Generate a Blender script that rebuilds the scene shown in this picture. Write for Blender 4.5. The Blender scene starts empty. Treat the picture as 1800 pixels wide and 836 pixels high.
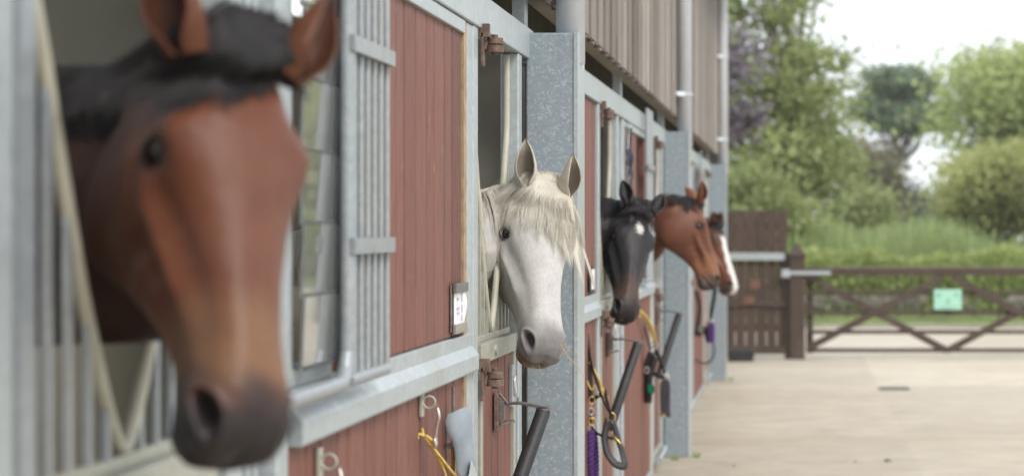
import bpy, math, random
import numpy as np
from mathutils import Vector, Matrix, noise as mnoise
from mathutils.bvhtree import BVHTree
S = bpy.context.scene
COL = S.collection
rng = np.random.default_rng(7)
random.seed(7)

# ---------------------------------------------------------------- camera
H, F, VX, VY = 1.585, 3500.0, 1405.0, 403.0     # eye height, focal length and vanishing point in photo pixels
cd = bpy.data.cameras.new("camera"); cam = bpy.data.objects.new("camera", cd); COL.objects.link(cam)
cam.location = (0, 0, H); cam.rotation_euler = (math.radians(90), 0, 0)
cd.sensor_width = 36; cd.lens = 70
cd.shift_x = (900-VX)/1800; cd.shift_y = -(418-VY)/1800
cd.clip_start = 0.05; cd.clip_end = 1500
cd.dof.use_dof = True; cd.dof.focus_distance = 6.25; cd.dof.aperture_fstop = 2.9; cd.dof.aperture_blades = 0
S.camera = cam
# ---------------------------------------------------------------- light
SUN_EL, SUN_AZ = 42, 138      # azimuth measured clockwise from +Y (the view direction)
w = bpy.data.worlds.new("World"); S.world = w; w.use_nodes = True
nt = w.node_tree; nt.nodes.clear()
sky = nt.nodes.new('ShaderNodeTexSky'); sky.sky_type = 'NISHITA'; sky.sun_disc = False
sky.sun_elevation = math.radians(SUN_EL); sky.sun_rotation = math.radians(SUN_AZ)
sky.air_density = 1.0; sky.dust_density = 3.0; sky.ozone_density = 1.0
# the cloud deck: an overcast layer over the clear sky, nearly even with soft brighter patches
tc = nt.nodes.new('ShaderNodeTexCoord'); mp = nt.nodes.new('ShaderNodeMapping'); mp.inputs['Scale'].default_value = (1, 1, 3)
nz = nt.nodes.new('ShaderNodeTexNoise'); nz.inputs['Scale'].default_value = 2.2; nz.inputs['Detail'].default_value = 4
cr = nt.nodes.new('ShaderNodeValToRGB'); cr.color_ramp.elements[0].color = (11.0, 11.8, 12.8, 1); cr.color_ramp.elements[1].color = (14.5, 14.8, 15.0, 1)
cr.color_ramp.elements[0].position = .35; cr.color_ramp.elements[1].position = .65
mx = nt.nodes.new('ShaderNodeMix'); mx.data_type = 'RGBA'; mx.inputs[0].default_value = 0.88
bg = nt.nodes.new('ShaderNodeBackground'); bg.inputs['Strength'].default_value = 0.075
out = nt.nodes.new('ShaderNodeOutputWorld')
nt.links.new(tc.outputs['Generated'], mp.inputs[0]); nt.links.new(mp.outputs[0], nz.inputs[0]); nt.links.new(nz.outputs[0], cr.inputs[0])
nt.links.new(sky.outputs[0], mx.inputs[6]); nt.links.new(cr.outputs[0], mx.inputs[7])
nt.links.new(mx.outputs[2], bg.inputs[0]); nt.links.new(bg.outputs[0], out.inputs[0])
sl = bpy.data.lights.new("sun", 'SUN'); sl.energy = 1.5; sl.angle = math.radians(20); sl.color = (1, .95, .88)
so = bpy.data.objects.new("sun", sl); COL.objects.link(so)
az, el = math.radians(SUN_AZ), math.radians(SUN_EL)
sd = Vector((math.sin(az)*math.cos(el), math.cos(az)*math.cos(el), math.sin(el)))
so.rotation_euler = sd.to_track_quat('Z', 'Y').to_euler()
S.view_settings.view_transform = 'Standard'; S.view_settings.look = 'None'
S.view_settings.gamma = 1; S.view_settings.exposure = 0.68
S.cycles.use_denoising = True
S.cycles.max_bounces = 10; S.cycles.diffuse_bounces = 7; S.cycles.glossy_bounces = 3; S.cycles.transmission_bounces = 4
S.cycles.transparent_max_bounces = 6; S.cycles.caustics_reflective = False; S.cycles.caustics_refractive = False

# ---------------------------------------------------------------- helpers
def P(px, py, Y):
    return np.array(((px-VX)*Y/F, Y, H-(py-VY)*Y/F))
ORIG = {}
class MB:
    """collects shapes in world coordinates; build() links them as one mesh object"""
    def __init__(s): s.v = []; s.f = []; s.n = 0
    def add(s, vs, fs):
        vs = np.asarray(vs, float).reshape(-1, 3)
        s.v.append(vs); s.f += [tuple(int(i)+s.n for i in f) for f in fs]; s.n += len(vs); return s
    def box(s, x0, x1, y0, y1, z0, z1):
        vs = [(x, y, z) for x in (x0, x1) for y in (y0, y1) for z in (z0, z1)]
        return s.add(vs, [(0,1,3,2),(4,6,7,5),(0,4,5,1),(2,3,7,6),(0,2,6,4),(1,5,7,3)])
    def obox(s, c, ax, half):
        c = np.array(c, float); ax = [np.array(a, float)/np.linalg.norm(a) for a in ax]
        vs = [c+ax[0]*half[0]*i+ax[1]*half[1]*j+ax[2]*half[2]*k for i in (-1,1) for j in (-1,1) for k in (-1,1)]
        return s.add(vs, [(0,1,3,2),(4,6,7,5),(0,4,5,1),(2,3,7,6),(0,2,6,4),(1,5,7,3)])
    def bar(s, a, b, wd, th, up=(0,0,1)):
        a = np.array(a, float); b = np.array(b, float); d = b-a; L = np.linalg.norm(d); d /= L
        u = np.array(up, float); u -= d*u.dot(d)
        if np.linalg.norm(u) < 1e-4: u = np.array((1.,0,0)); u -= d*u.dot(d)
        u /= np.linalg.norm(u); r = np.cross(d, u)
        return s.obox((a+b)/2, (d, r, u), (L/2, wd/2, th/2))
    def tube(s, pts, r, seg=8, cap=True, flat=1.0, up=(0,0,1)):
        pts = [np.array(p, float) for p in pts]; n = len(pts)
        rs = [r]*n if np.isscalar(r) else list(r)
        vs = []; prev = None
        for i, p in enumerate(pts):
            t = pts[min(i+1, n-1)]-pts[max(i-1, 0)]; t /= (np.linalg.norm(t)+1e-12)
            u = (np.array(up, float) if prev is None else prev); u = u-t*u.dot(t)
            if np.linalg.norm(u) < 1e-3:
                u = np.array((1.,.2,.1)); u = u-t*u.dot(t)
            u /= np.linalg.norm(u); prev = u; q = np.cross(t, u)
            for k in range(seg):
                a = 2*math.pi*k/seg
                vs.append(p+rs[i]*(math.cos(a)*u+math.sin(a)*q*flat))
        fs = [(i*seg+k, i*seg+(k+1) % seg, (i+1)*seg+(k+1) % seg, (i+1)*seg+k) for i in range(n-1) for k in range(seg)]
        if cap: fs += [tuple(range(seg))[::-1], tuple((n-1)*seg+k for k in range(seg))]
        return s.add(vs, fs)
    def cyl(s, a, b, r, seg=16): return s.tube([a, b], r, seg)
    def torus(s, c, n, R, r, seg=20, sub=8, a0=0, a1=2*math.pi, ref=(0,0,1), sx=1.0):
        n = np.array(n, float); n /= np.linalg.norm(n); u = np.array(ref, float); u -= n*u.dot(n)
        if np.linalg.norm(u) < 1e-3: u = np.array((1.,0,0)); u -= n*u.dot(n)
        u /= np.linalg.norm(u); q = np.cross(n, u); c = np.array(c, float)
        pts = [c+R*(math.cos(a)*u+math.sin(a)*q*sx) for a in np.linspace(a0, a1, seg+1)]
        return s.tube(pts, r, sub, cap=abs(a1-a0) < 6.2)
    def sphere(s, c, r, seg=16, rings=10, sc=(1,1,1)):
        vs = [(c[0]+r*sc[0]*math.sin(math.pi*i/rings)*math.cos(2*math.pi*k/seg), c[1]+r*sc[1]*math.sin(math.pi*i/rings)*math.sin(2*math.pi*k/seg), c[2]+r*sc[2]*math.cos(math.pi*i/rings)) for i in range(rings+1) for k in range(seg)]
        fs = [(i*seg+k, (i+1)*seg+k, (i+1)*seg+(k+1) % seg, i*seg+(k+1) % seg) for i in range(rings) for k in range(seg)]
        return s.add(vs, fs)
    def build(s, name, mat, parent=None, bevel=0, smooth=False, origin=None):
        v = np.concatenate(s.v)
        if parent is not None: o0 = ORIG[parent.name]
        elif origin is not None: o0 = np.array(origin, float)
        else: o0 = np.array(((v[:,0].min()+v[:,0].max())/2, (v[:,1].min()+v[:,1].max())/2, v[:,2].min()))
        me = bpy.data.meshes.new(name); me.from_pydata((v-o0).tolist(), [], s.f); me.update()
        if mat is not None: me.materials.append(mat)
        if smooth:
            me.polygons.foreach_set('use_smooth', np.ones(len(me.polygons), bool))
        ob = bpy.data.objects.new(name, me); COL.objects.link(ob); ORIG[ob.name] = o0
        if parent is not None: ob.parent = parent
        else: ob.location = o0
        if bevel:
            m = ob.modifiers.new('bevel', 'BEVEL'); m.width = bevel; m.segments = 2; m.limit_method = 'ANGLE'; m.angle_limit = .6
        return ob
def tag(o, label=None, cat=None, group=None, kind=None):
    if label: o['label'] = label
    if cat: o['category'] = cat
    if group: o['group'] = group
    if kind: o['kind'] = kind
    return o
def empty(name, loc):
    o = bpy.data.objects.new(name, None); COL.objects.link(o); o.location = loc; ORIG[o.name] = np.array(loc, float); o.empty_display_size = .1
    return o
def spline(pts, n=8):
    pts = [np.array(p, float) for p in pts]; out = []
    q = [2*pts[0]-pts[1]]+pts+[2*pts[-1]-pts[-2]]
    for i in range(1, len(q)-2):
        for k in range(n):
            t = k/n
            out.append(.5*((2*q[i])+(-q[i-1]+q[i+1])*t+(2*q[i-1]-5*q[i]+4*q[i+1]-q[i+2])*t*t+(-q[i-1]+3*q[i]-3*q[i+1]+q[i+2])*t**3))
    out.append(pts[-1]); return out

# ---------------------------------------------------------------- materials
def lin(c):
    return tuple((x/12.92 if x <= .04045 else ((x+.055)/1.055)**2.4) for x in [k/255 for k in c])
class NT:
    def __init__(s, name, rough=.6, metal=0, spec=.5):
        s.m = bpy.data.materials.new(name); s.m.use_nodes = True; s.t = s.m.node_tree; s.t.nodes.clear()
        s.o = s.t.nodes.new('ShaderNodeOutputMaterial'); s.b = s.t.nodes.new('ShaderNodeBsdfPrincipled')
        s.t.links.new(s.b.outputs[0], s.o.inputs[0])
        s.b.inputs['Roughness'].default_value = rough; s.b.inputs['Metallic'].default_value = metal; s.b.inputs['Specular IOR Level'].default_value = spec
        s.tc = s.t.nodes.new('ShaderNodeTexCoord')
    def l(s, a, b): s.t.links.new(a, b)
    def coord(s, scale=(1,1,1), src='Object'):
        m = s.t.nodes.new('ShaderNodeMapping'); m.inputs['Scale'].default_value = scale; s.l(s.tc.outputs[src], m.inputs[0]); return m.outputs[0]
    def noise(s, scale, detail=4, rough=.55, vec=None, dist=0):
        n = s.t.nodes.new('ShaderNodeTexNoise'); n.inputs['Scale'].default_value = scale; n.inputs['Detail'].default_value = detail
        n.inputs['Roughness'].default_value = rough; n.inputs['Distortion'].default_value = dist
        s.l(vec if vec is not None else s.tc.outputs['Object'], n.inputs[0]); return n.outputs[0]
    def ramp(s, fac, stops, interp='LINEAR'):
        r = s.t.nodes.new('ShaderNodeValToRGB'); e = r.color_ramp.elements; r.color_ramp.interpolation = interp
        while len(e) < len(stops): e.new(.5)
        for i, (p, c) in enumerate(stops):
            e[i].position = p; e[i].color = (c, c, c, 1) if np.isscalar(c) else (*c, 1)
        s.l(fac, r.inputs[0]); return r.outputs[0]
    def mix(s, fac, a, b, mode='MIX'):
        m = s.t.nodes.new('ShaderNodeMix'); m.data_type = 'RGBA'; m.blend_type = mode
        for i, x in ((0, fac), (6, a), (7, b)):
            if hasattr(x, 'links'): s.l(x, m.inputs[i])
            elif i == 0: m.inputs[0].default_value = x
            else: m.inputs[i].default_value = (*x, 1) if len(x) == 3 else x
        return m.outputs[2]
    def col(s, x):
        if hasattr(x, 'links'): s.l(x, s.b.inputs['Base Color'])
        else: s.b.inputs['Base Color'].default_value = (*x, 1)
        return s
    def rough(s, x): s.l(x, s.b.inputs['Roughness']); return s
    def bump(s, h, strength=.3, dist=.01):
        b = s.t.nodes.new('ShaderNodeBump'); b.inputs['Strength'].default_value = strength; b.inputs['Distance'].default_value = dist
        s.l(h, b.inputs['Height']); s.l(b.outputs[0], s.b.inputs['Normal']); return s
    def math(s, op, a, b=0):
        m = s.t.nodes.new('ShaderNodeMath'); m.operation = op
        for i, x in ((0, a), (1, b)):
            if hasattr(x, 'links'): s.l(x, m.inputs[i])
            else: m.inputs[i].default_value = x
        return m.outputs[0]

def m_galv(name, c0, c1, spangle=18., contrast=1.0, grime=(.30,.27,.20), rough=.42, metal=.35):
    n = NT(name, rough, metal)
    v = n.t.nodes.new('ShaderNodeTexVoronoi'); v.inputs['Scale'].default_value = spangle; v.inputs['Randomness'].default_value = 1
    d = n.noise(9, 3)
    d2 = n.t.nodes.new('ShaderNodeTexNoise'); d2.inputs['Scale'].default_value = 34; d2.inputs['Detail'].default_value = 3; n.l(n.tc.outputs['Object'], d2.inputs[0])
    vec = n.mix(.045, n.tc.outputs['Object'], d2.outputs['Color']); n.l(vec, v.inputs['Vector'])
    sp = n.ramp(v.outputs['Color'], [(0, 0.), (.55, .10*contrast), (.72, .35*contrast), (.86, .95*contrast), (1, contrast)])
    base = n.mix(sp, c0, c1)
    fine = n.ramp(n.noise(60, 5), [(.3, .88), (.7, 1.06)])
    base = n.mix(1.0, base, fine, 'MULTIPLY')
    big = n.ramp(n.noise(2.2, 5, vec=n.coord((1,1,.35))), [(.5, 0.), (.8, .45)])
    base = n.mix(big, base, grime)
    n.col(base); n.rough(n.ramp(n.noise(30, 4), [(.3, rough-.08), (.7, rough+.14)])); n.bump(n.noise(45, 3), .08, .004)
    return n.m
M = {}
M['zinc'] = m_galv('zinc_pale', (.43,.475,.495), (.57,.61,.63), 55, .4, grime=(.33,.33,.28))
M['zinc_bars'] = m_galv('zinc_bars', (.33,.36,.385), (.43,.465,.49), 40, .4, grime=(.30,.27,.19))
M['zinc_old'] = m_galv('zinc_old', (.42,.42,.36), (.50,.50,.45), 22, .4, grime=(.26,.22,.13), rough=.5)
M['spangle'] = m_galv('zinc_spangled', (.28,.335,.375), (.55,.61,.65), 120, .5, grime=(.31,.33,.33), rough=.5, metal=.3)
def m_boards(name, cols, pitch, axis='Y', grime=.35, rough=.62, zgrain=.6, grimecol=(.10,.06,.045)):
    n = NT(name, rough)
    sx = n.t.nodes.new('ShaderNodeSeparateXYZ'); n.l(n.tc.outputs['Object'], sx.inputs[0])
    ax = sx.outputs[{'X':0,'Y':1}[axis]]
    idx = n.math('FLOOR', n.math('DIVIDE', ax, pitch))
    wn = n.t.nodes.new('ShaderNodeTexWhiteNoise'); wn.noise_dimensions = '1D'; n.l(idx, wn.inputs['W'])
    gi = n.t.nodes.new('ShaderNodeNewGeometry'); base = n.ramp(gi.outputs['Random Per Island'], [(0, cols[0]), (.5, cols[1]), (1, cols[2])])
    gr = n.noise(14, 6, .65, vec=n.coord((6,6,zgrain)), dist=.4)
    base = n.mix(1.0, base, n.ramp(gr, [(.25, .72), (.5, 1.), (.75, 1.18)]), 'MULTIPLY')
    wear = n.ramp(n.noise(2.5, 6, .6, vec=n.coord((1.5,1.5,.5))), [(.52, 0.), (.75, grime)])
    base = n.mix(wear, base, grimecol)
    fleck = n.ramp(n.noise(70, 3, .65, vec=n.coord((1,1,.25))), [(.67, 0.), (.74, .6)])
    base = n.mix(fleck, base, (.42,.30,.26))
    n.col(base); n.rough(n.ramp(gr, [(.3, rough+.1), (.7, rough-.12)])); n.bump(gr, .25, .003); return n.m
M['red'] = m_boards('red_stained_boards', [(.155,.052,.036), (.195,.073,.052), (.122,.041,.029)], .13)
M['weathered'] = m_boards('weathered_cladding', [(.20,.175,.155), (.33,.30,.27), (.12,.10,.09)], .15, grimecol=(.09,.075,.06), zgrain=.35, rough=.8)
M['darkwood'] = m_boards('dark_stained_timber', [(.060,.036,.028), (.075,.045,.034), (.05,.03,.024)], .14, axis='X', grimecol=(.13,.09,.06), rough=.7)
M['gatewood'] = m_boards('gate_timber', [(.060,.040,.030), (.066,.044,.034), (.055,.038,.03)], 9., axis='X', grimecol=(.15,.13,.09), rough=.75)
def simple(name, c, rough=.6, metal=0, var=.2, scale=20, bump=.1, spec=.5):
    n = NT(name, rough, metal, spec)
    f = n.ramp(n.noise(scale, 5), [(.3, 1-var), (.7, 1+var)])
    n.col(n.mix(1.0, c, f, 'MULTIPLY'))
    if bump: n.bump(n.noise(scale*2, 4), bump, .003)
    return n.m
M['bare'] = simple('bare_pine_edge', (.34,.24,.145), .7, var=.35)
M['pvc'] = simple('grey_pvc_pipe', (.66,.69,.74), .35, var=.04, bump=0)
M['rust'] = simple('rusty_iron', (.17,.115,.09), .75, .3, .45, 60, .3)
M['iron'] = simple('worn_iron', (.20,.19,.18), .5, .6, .3, 60)
M['steel'] = simple('bright_steel', (.55,.53,.50), .32, .85, .15, 60)
M['foam'] = simple('black_foam_sleeve', (.018,.018,.02), .55, 0, .3, 40, .25)
M['leather'] = simple('black_leather', (.022,.020,.020), .45, 0, .35, 50, .2)
M['brass'] = simple('brass', (.60,.42,.14), .3, .9, .2, 50)
M['twine'] = simple('yellow_twine', (.70,.52,.12), .75, 0, .25, 90, .3)
M['purple'] = simple('purple_rope', (.085,.03,.16), .85, 0, .45, 120, .5)
M['darkrope'] = simple('dark_grey_rope', (.07,.06,.075), .85, 0, .45, 120, .5)
M['greyplastic'] = simple('grey_moulded_plastic', (.25,.29,.33), .5, 0, .18, 14, .15)
M['blackplastic'] = simple('black_rubber', (.03,.032,.036), .6, 0, .3, 20)
M['concrete'] = simple('interior_render', (.27,.255,.205), .9, 0, .18, 3, .2)
M['olive'] = simple('interior_boarding', (.17,.16,.11), .8, 0, .25, 5, .2)
M['card'] = simple('white_card', (.80,.80,.82), .5, 0, .02, 10, 0)
M['ink'] = simple('grey_ink', (.50,.49,.58), .6, 0, .1, 10, 0)
M['mint'] = simple('mint_green_sign', (.36,.64,.52), .45, 0, .04, 6, 0)
M['mintdark'] = simple('green_print', (.16,.46,.32), .5, 0, .05, 6, 0)
M['rubber'] = simple('dark_gasket', (.045,.05,.055), .5, 0, .2, 30, 0)
M['creamtube'] = simple('cream_coated_tube', (.43,.415,.33), .5, 0, .15, 12, .05)
M['timber'] = simple('pale_timber_rail', (.26,.23,.18), .75, 0, .2, 8, .15)
M['greentag'] = simple('green_plastic', (.0,.20,.10), .5, 0, .1, 10, 0)
M['navy'] = simple('navy_webbing', (.035,.05,.11), .7, 0, .3, 40, .1)
M['bedding'] = simple('wood_shavings', (.42,.33,.20), .95, 0, .3, 30, .5)
M['straw'] = simple('straw', (.55,.42,.20), .8, 0, .3, 60, 0)
n = NT('window_glass', .03); n.b.inputs['Transmission Weight'].default_value = .85; n.b.inputs['IOR'].default_value = 2.3
n.col((.85,.88,.86)); n.bump(n.noise(3, 2), .02, .01); M['glass'] = n.m
# yard
n = NT('sandy_concrete', .85)
big = n.noise(.35, 6, .6, vec=n.coord((1,2.2,1)))
base = n.ramp(big, [(.28, (.45,.385,.295)), (.5, (.50,.44,.35)), (.72, (.54,.485,.40))])
mid = n.ramp(n.noise(2.6, 6, .65), [(.3, .86), (.7, 1.1)]); base = n.mix(1., base, mid, 'MULTIPLY')
base = n.mix(1., base, n.ramp(n.noise(110, 3, .7), [(.25, .72), (.5, 1.), (.8, 1.15)]), 'MULTIPLY')
sx = n.t.nodes.new('ShaderNodeSeparateXYZ'); n.l(n.tc.outputs['Object'], sx.inputs[0])
fy = n.math('DIVIDE', n.math('ADD', sx.outputs[1], -15.1), 5.2); fx = n.math('DIVIDE', n.math('ADD', sx.outputs[0], 3.6), 4.4)
wn = n.t.nodes.new('ShaderNodeTexWhiteNoise'); wn.noise_dimensions = '1D'; n.l(n.math('ADD', n.math('FLOOR', fy), n.math('MULTIPLY', n.math('FLOOR', fx), 17.3)), wn.inputs['W'])
base = n.mix(1., base, n.ramp(wn.outputs['Value'], [(0, .90), (1, 1.06)]), 'MULTIPLY')
def joint(f, wd): return n.math('LESS_THAN', n.math('ABSOLUTE', n.math('ADD', n.math('FRACT', n.math('ADD', f, .5)), -.5)), wd)
base = n.mix(n.math('MULTIPLY', joint(fy, .0025), .4), base, (.20,.16,.11))
edge = n.math('MULTIPLY', n.ramp(n.math('ADD', sx.outputs[0], .98), [(0, 1.), (.6, 0.)]), n.ramp(n.noise(3.5, 6, .7), [(.35, 0.), (.65, 1.)]))
base = n.mix(n.math('MULTIPLY', edge, .45), base, (.16,.15,.10))
crk = n.noise(1.6, 8, .75, vec=n.coord((1,.7,1)), dist=1.5); base = n.mix(n.ramp(crk, [(.492, 0.), (.499, .28), (.506, 0.)]), base, (.24,.19,.13))
st = n.ramp(n.noise(1.1, 5, .6, vec=n.coord((1,.45,1))), [(.60, 0.), (.78, .5)]); base = n.mix(st, base, (.27,.21,.145))
n.col(base); n.bump(n.noise(160, 4), .35, .004); M['yard'] = n.m
n = NT('gravel_drive', .9); base = n.ramp(n.noise(.5, 6, .6), [(.3, (.40,.35,.27)), (.7, (.50,.455,.38))])
base = n.mix(1., base, n.ramp(n.noise(60, 3, .7), [(.25, .8), (.75, 1.15)]), 'MULTIPLY'); n.col(base); n.bump(n.noise(90, 3), .4, .01); M['drive'] = n.m
n = NT('field', .95); n.col(n.ramp(n.noise(.8, 6, .6), [(.3, (.10,.14,.035)), (.7, (.17,.21,.06))])); n.bump(n.noise(20, 4), .6, .05); M['field'] = n.m
def m_leaf(name, cols, cl=.6, trans=.5):
    n = NT(name, .6, 0, .35)
    g = n.t.nodes.new('ShaderNodeNewGeometry')
    a = n.ramp(g.outputs['Random Per Island'], [(0, cols[0]), (.5, cols[1]), (1, cols[2])])
    n.col(n.mix(1., a, n.ramp(n.noise(cl, 3), [(.3, .72), (.7, 1.25)]), 'MULTIPLY'))
    t = n.t.nodes.new('ShaderNodeBsdfTranslucent'); m = n.t.nodes.new('ShaderNodeMixShader'); m.inputs[0].default_value = trans
    n.l(n.b.inputs['Base Color'].links[0].from_socket, t.inputs[0]); n.l(n.b.outputs[0], m.inputs[1]); n.l(t.outputs[0], m.inputs[2]); n.l(m.outputs[0], n.o.inputs[0])
    return n.m
M['leaf_mid'] = m_leaf('mid_green_leaves', [(.25,.30,.10), (.34,.39,.16), (.45,.49,.25)])
M['leaf_light'] = m_leaf('light_green_leaves', [(.34,.41,.14), (.45,.51,.21), (.56,.61,.31)])
M['leaf_yellow'] = m_leaf('yellow_green_leaves', [(.34,.37,.13), (.44,.46,.19), (.53,.54,.26)])
M['leaf_pine'] = m_leaf('pine_needles', [(.13,.19,.12), (.18,.24,.16), (.24,.30,.20)], trans=.15)
M['leaf_purple'] = m_leaf('purple_leaves', [(.17,.13,.16), (.24,.20,.24), (.32,.30,.34)])
M['leaf_hedge'] = m_leaf('hedge_leaves', [(.25,.33,.08), (.36,.43,.14), (.50,.54,.25)])
M['leaf_dark'] = m_leaf('dark_far_leaves', [(.12,.16,.13), (.16,.20,.16), (.22,.25,.20)])
M['leaf_brown'] = m_leaf('brown_green_leaves', [(.26,.23,.15), (.32,.29,.20), (.38,.35,.26)])
M['reed'] = m_leaf('tall_grass_blades', [(.26,.34,.13), (.34,.42,.18), (.43,.50,.24)])
M['blossom'] = m_leaf('pale_hedge_bottom_leaves', [(.35,.30,.28), (.45,.40,.38), (.52,.48,.46)])
M['bark'] = simple('bark', (.13,.105,.085), .9, 0, .35, 8, .5)

# ---------------------------------------------------------------- ground
def sheet(name, x0, x1, y0, y1, z, mat, nx=1, ny=1):
    vs = [(x0+(x1-x0)*i/nx, y0+(y1-y0)*j/ny, z) for j in range(ny+1) for i in range(nx+1)]
    fs = [(j*(nx+1)+i, j*(nx+1)+i+1, (j+1)*(nx+1)+i+1, (j+1)*(nx+1)+i) for j in range(ny) for i in range(nx)]
    o = MB().add(vs, fs).build(name, mat, origin=(0,0,z)); return tag(o, kind='structure')
sheet('ground', -150, 150, -30, 260, -.02, M['field'])
sheet('yard', -.98, 30, -12, 24.9, 0, M['yard'])
sheet('driveway', -14, 30, 24.9, 32.2, -.004, M['drive'])
b = MB(); b.box(-14, 30, 32.2, 32.32, -.02, .05); tag(b.build('kerb', M['concrete'], bevel=.01), kind='structure')

# ---------------------------------------------------------------- foliage
def leaves(name, pts, size, mat, parent=None, origin=None, flat=.0, asp=1.8, stuff=False):
    N = len(pts); pts = np.asarray(pts)
    a = rng.normal(size=(N,3)); a /= np.linalg.norm(a, axis=1)[:,None]
    b_ = rng.normal(size=(N,3)); b_[:,2] *= (1-flat); a[:,2] *= (1-flat)
    b_ -= a*(a*b_).sum(1)[:,None]; b_ /= np.linalg.norm(b_, axis=1)[:,None]
    s = size*rng.uniform(.6, 1.4, (N,1))
    q = np.stack([pts-a*s*asp/2, pts+b_*s/2, pts+a*s*asp/2, pts-b_*s/2], 1).reshape(-1,3)
    o0 = ORIG[parent.name] if parent else np.array(origin if origin is not None else (pts[:,0].mean(), pts[:,1].mean(), pts[:,2].min()))
    me = bpy.data.meshes.new(name); me.vertices.add(4*N); me.vertices.foreach_set('co', (q-o0).ravel())
    me.loops.add(4*N); me.loops.foreach_set('vertex_index', np.arange(4*N)); me.polygons.add(N)
    me.polygons.foreach_set('loop_start', np.arange(N)*4); me.update(calc_edges=True); me.materials.append(mat)
    o = bpy.data.objects.new(name, me); COL.objects.link(o); ORIG[o.name] = o0
    if parent: o.parent = parent
    else: o.location = o0
    return o
def tree(name, loc, Ht, crown, mat, nclump, per, leaf, label, group, lean=(0,0), trunk_r=.22, clump_r=1.0, seed=1, branch_z=.28, flat=0, cat='tree', stems=1):
    """crown: list of ellipsoids (dx, dy, z, rx, ry, rz) about the base"""
    r = np.random.default_rng(seed); loc = np.array(loc, float); e = empty(name, loc); tag(e, label, cat, group)
    tb = MB(); cl = []
    vol = np.array([c[3]*c[4]*c[5] for c in crown]); vol = vol**.8; vol /= vol.sum()
    for i in range(nclump):
        c = crown[r.choice(len(crown), p=vol)]
        d = r.normal(size=3); d /= np.linalg.norm(d); rad = r.uniform(.35, 1)**.6
        cl.append(loc+np.array((c[0],c[1],c[2]))+d*rad*np.array(c[3:6]))
    pts = []
    for c in cl:
        k = int(per*r.uniform(.4, 1.5)); cr_ = clump_r*r.uniform(.5, 1.25)
        pts.append(c+r.normal(size=(k,3))*np.array((cr_,cr_,cr_*(.30 if flat else .6)))*.5)
    for s_ in range(stems):
        off = np.array((0,0,0)) if stems == 1 else np.array((r.uniform(-.3,.3), r.uniform(-.2,.2), 0))
        top = loc+np.array((lean[0]+off[0]*4, lean[1], Ht*.9))
        tp = spline([loc+off, loc+off*1.5+np.array((lean[0]*.2, 0, Ht*.3)), loc+off*2+np.array((lean[0]*.6, lean[1]*.5, Ht*.62)), top], 6)
        tb.tube(tp, list(np.linspace(trunk_r, trunk_r*.12, len(tp))), 8)
    for c in cl[::2]:
        t = np.clip((c[2]-loc[2])/Ht*.75-.05, branch_z, .85); a = tp[int(t*(len(tp)-1))]
        midp = (a+c)/2+np.array((0,0,-.1*np.linalg.norm(c-a)))+r.normal(size=3)*.1
        bp = spline([a, midp, c], 4); rr = trunk_r*.28*(1-t*.6)
        tb.tube(bp, list(np.linspace(rr, rr*.15, len(bp))), 5)
    tb.build('trunk', M['bark'], e, smooth=True)
    leaves('crown', np.concatenate(pts), leaf, mat, e)
    return e
G = 'trees beyond the gate'
def X(px, Y): return (px-VX)*Y/F
def Z(py, Y): return H-(py-VY)*Y/F
def shrink(pxs, pys, Y):  # ellipsoid from a pixel box
    x0, x1 = X(pxs[0], Y), X(pxs[1], Y); z1, z0 = Z(pys[0], Y), Z(pys[1], Y); return (x0+x1)/2, (z0+z1)/2, (x1-x0)/2, (z1-z0)/2
def crowns(baseX, Y, boxes, ry=2.):
    o = []
    for (a, b_, c, d) in boxes:
        cx, cz, rx, rz = shrink((a, b_), (c, d), Y); o.append((cx-baseX, 0, cz, rx*.86, min(ry, rx*1.1), rz*.88))
    return o
Y0 = 44; bx = X(1398, Y0)
tree('broadleaf_tree', (bx, Y0, 0), 8.6, crowns(bx, Y0, [(1270,1480,-260,90), (1270,1500,40,260), (1240,1525,190,385), (1290,1500,130,340), (1200,1330,-100,300), (1425,1520,240,380)]), M['leaf_mid'], 235, 90, .09,
     'tall leafy green tree behind the fence at the end of the stables', G, trunk_r=.16, clump_r=.75, seed=3, stems=3)
Y1 = 36; bx = X(1262, Y1)
tree('purple_leaved_tree', (bx, Y1, 0), 5.6, crowns(bx, Y1, [(1262,1335,50,140), (1262,1348,190,240), (1262,1325,225,290), (1180,1290,0,300)]), M['leaf_purple'], 34, 60, .11,
     'purple leaved tree just showing past the end of the wooden cladding', G, trunk_r=.08, clump_r=.55, seed=5)
Y2 = 90; bx = X(1578, Y2)
tree('pine_tree', (bx, Y2, 0), 8.6, crowns(bx, Y2, [(1525,1635,120,175), (1505,1600,165,215), (1575,1672,178,225), (1530,1640,190,232)], 2.), M['leaf_pine'], 120, 170, .16,
     'dark green pine tree with a tall bare trunk against the white sky', G, lean=(-.1,0), trunk_r=.34, clump_r=1.05, seed=8, branch_z=.6, flat=1)
bx = X(1545, 80)
tree('brownish_tree', (bx, 80, 0), 5.5, crowns(bx, 80, [(1510,1575,270,400), (1500,1550,240,330)], 1.5), M['leaf_brown'], 50, 120, .13, 'brownish green tree below the pine', G, trunk_r=.12, clump_r=1.0, seed=12)
bx = X(1745, 75)
tree('broadleaf_tree', (bx, 75, 0), 9.5, crowns(bx, 75, [(1650,1860,95,200), (1710,1960,65,260), (1640,1760,150,260), (1700,1900,200,360), (1780,2050,80,330)], 3.), M['leaf_light'], 210, 85, .17,
     'big pale green tree at the right edge of the picture', G, trunk_r=.25, clump_r=1.5, seed=21, stems=2)
bx = X(1740, 52)
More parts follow.
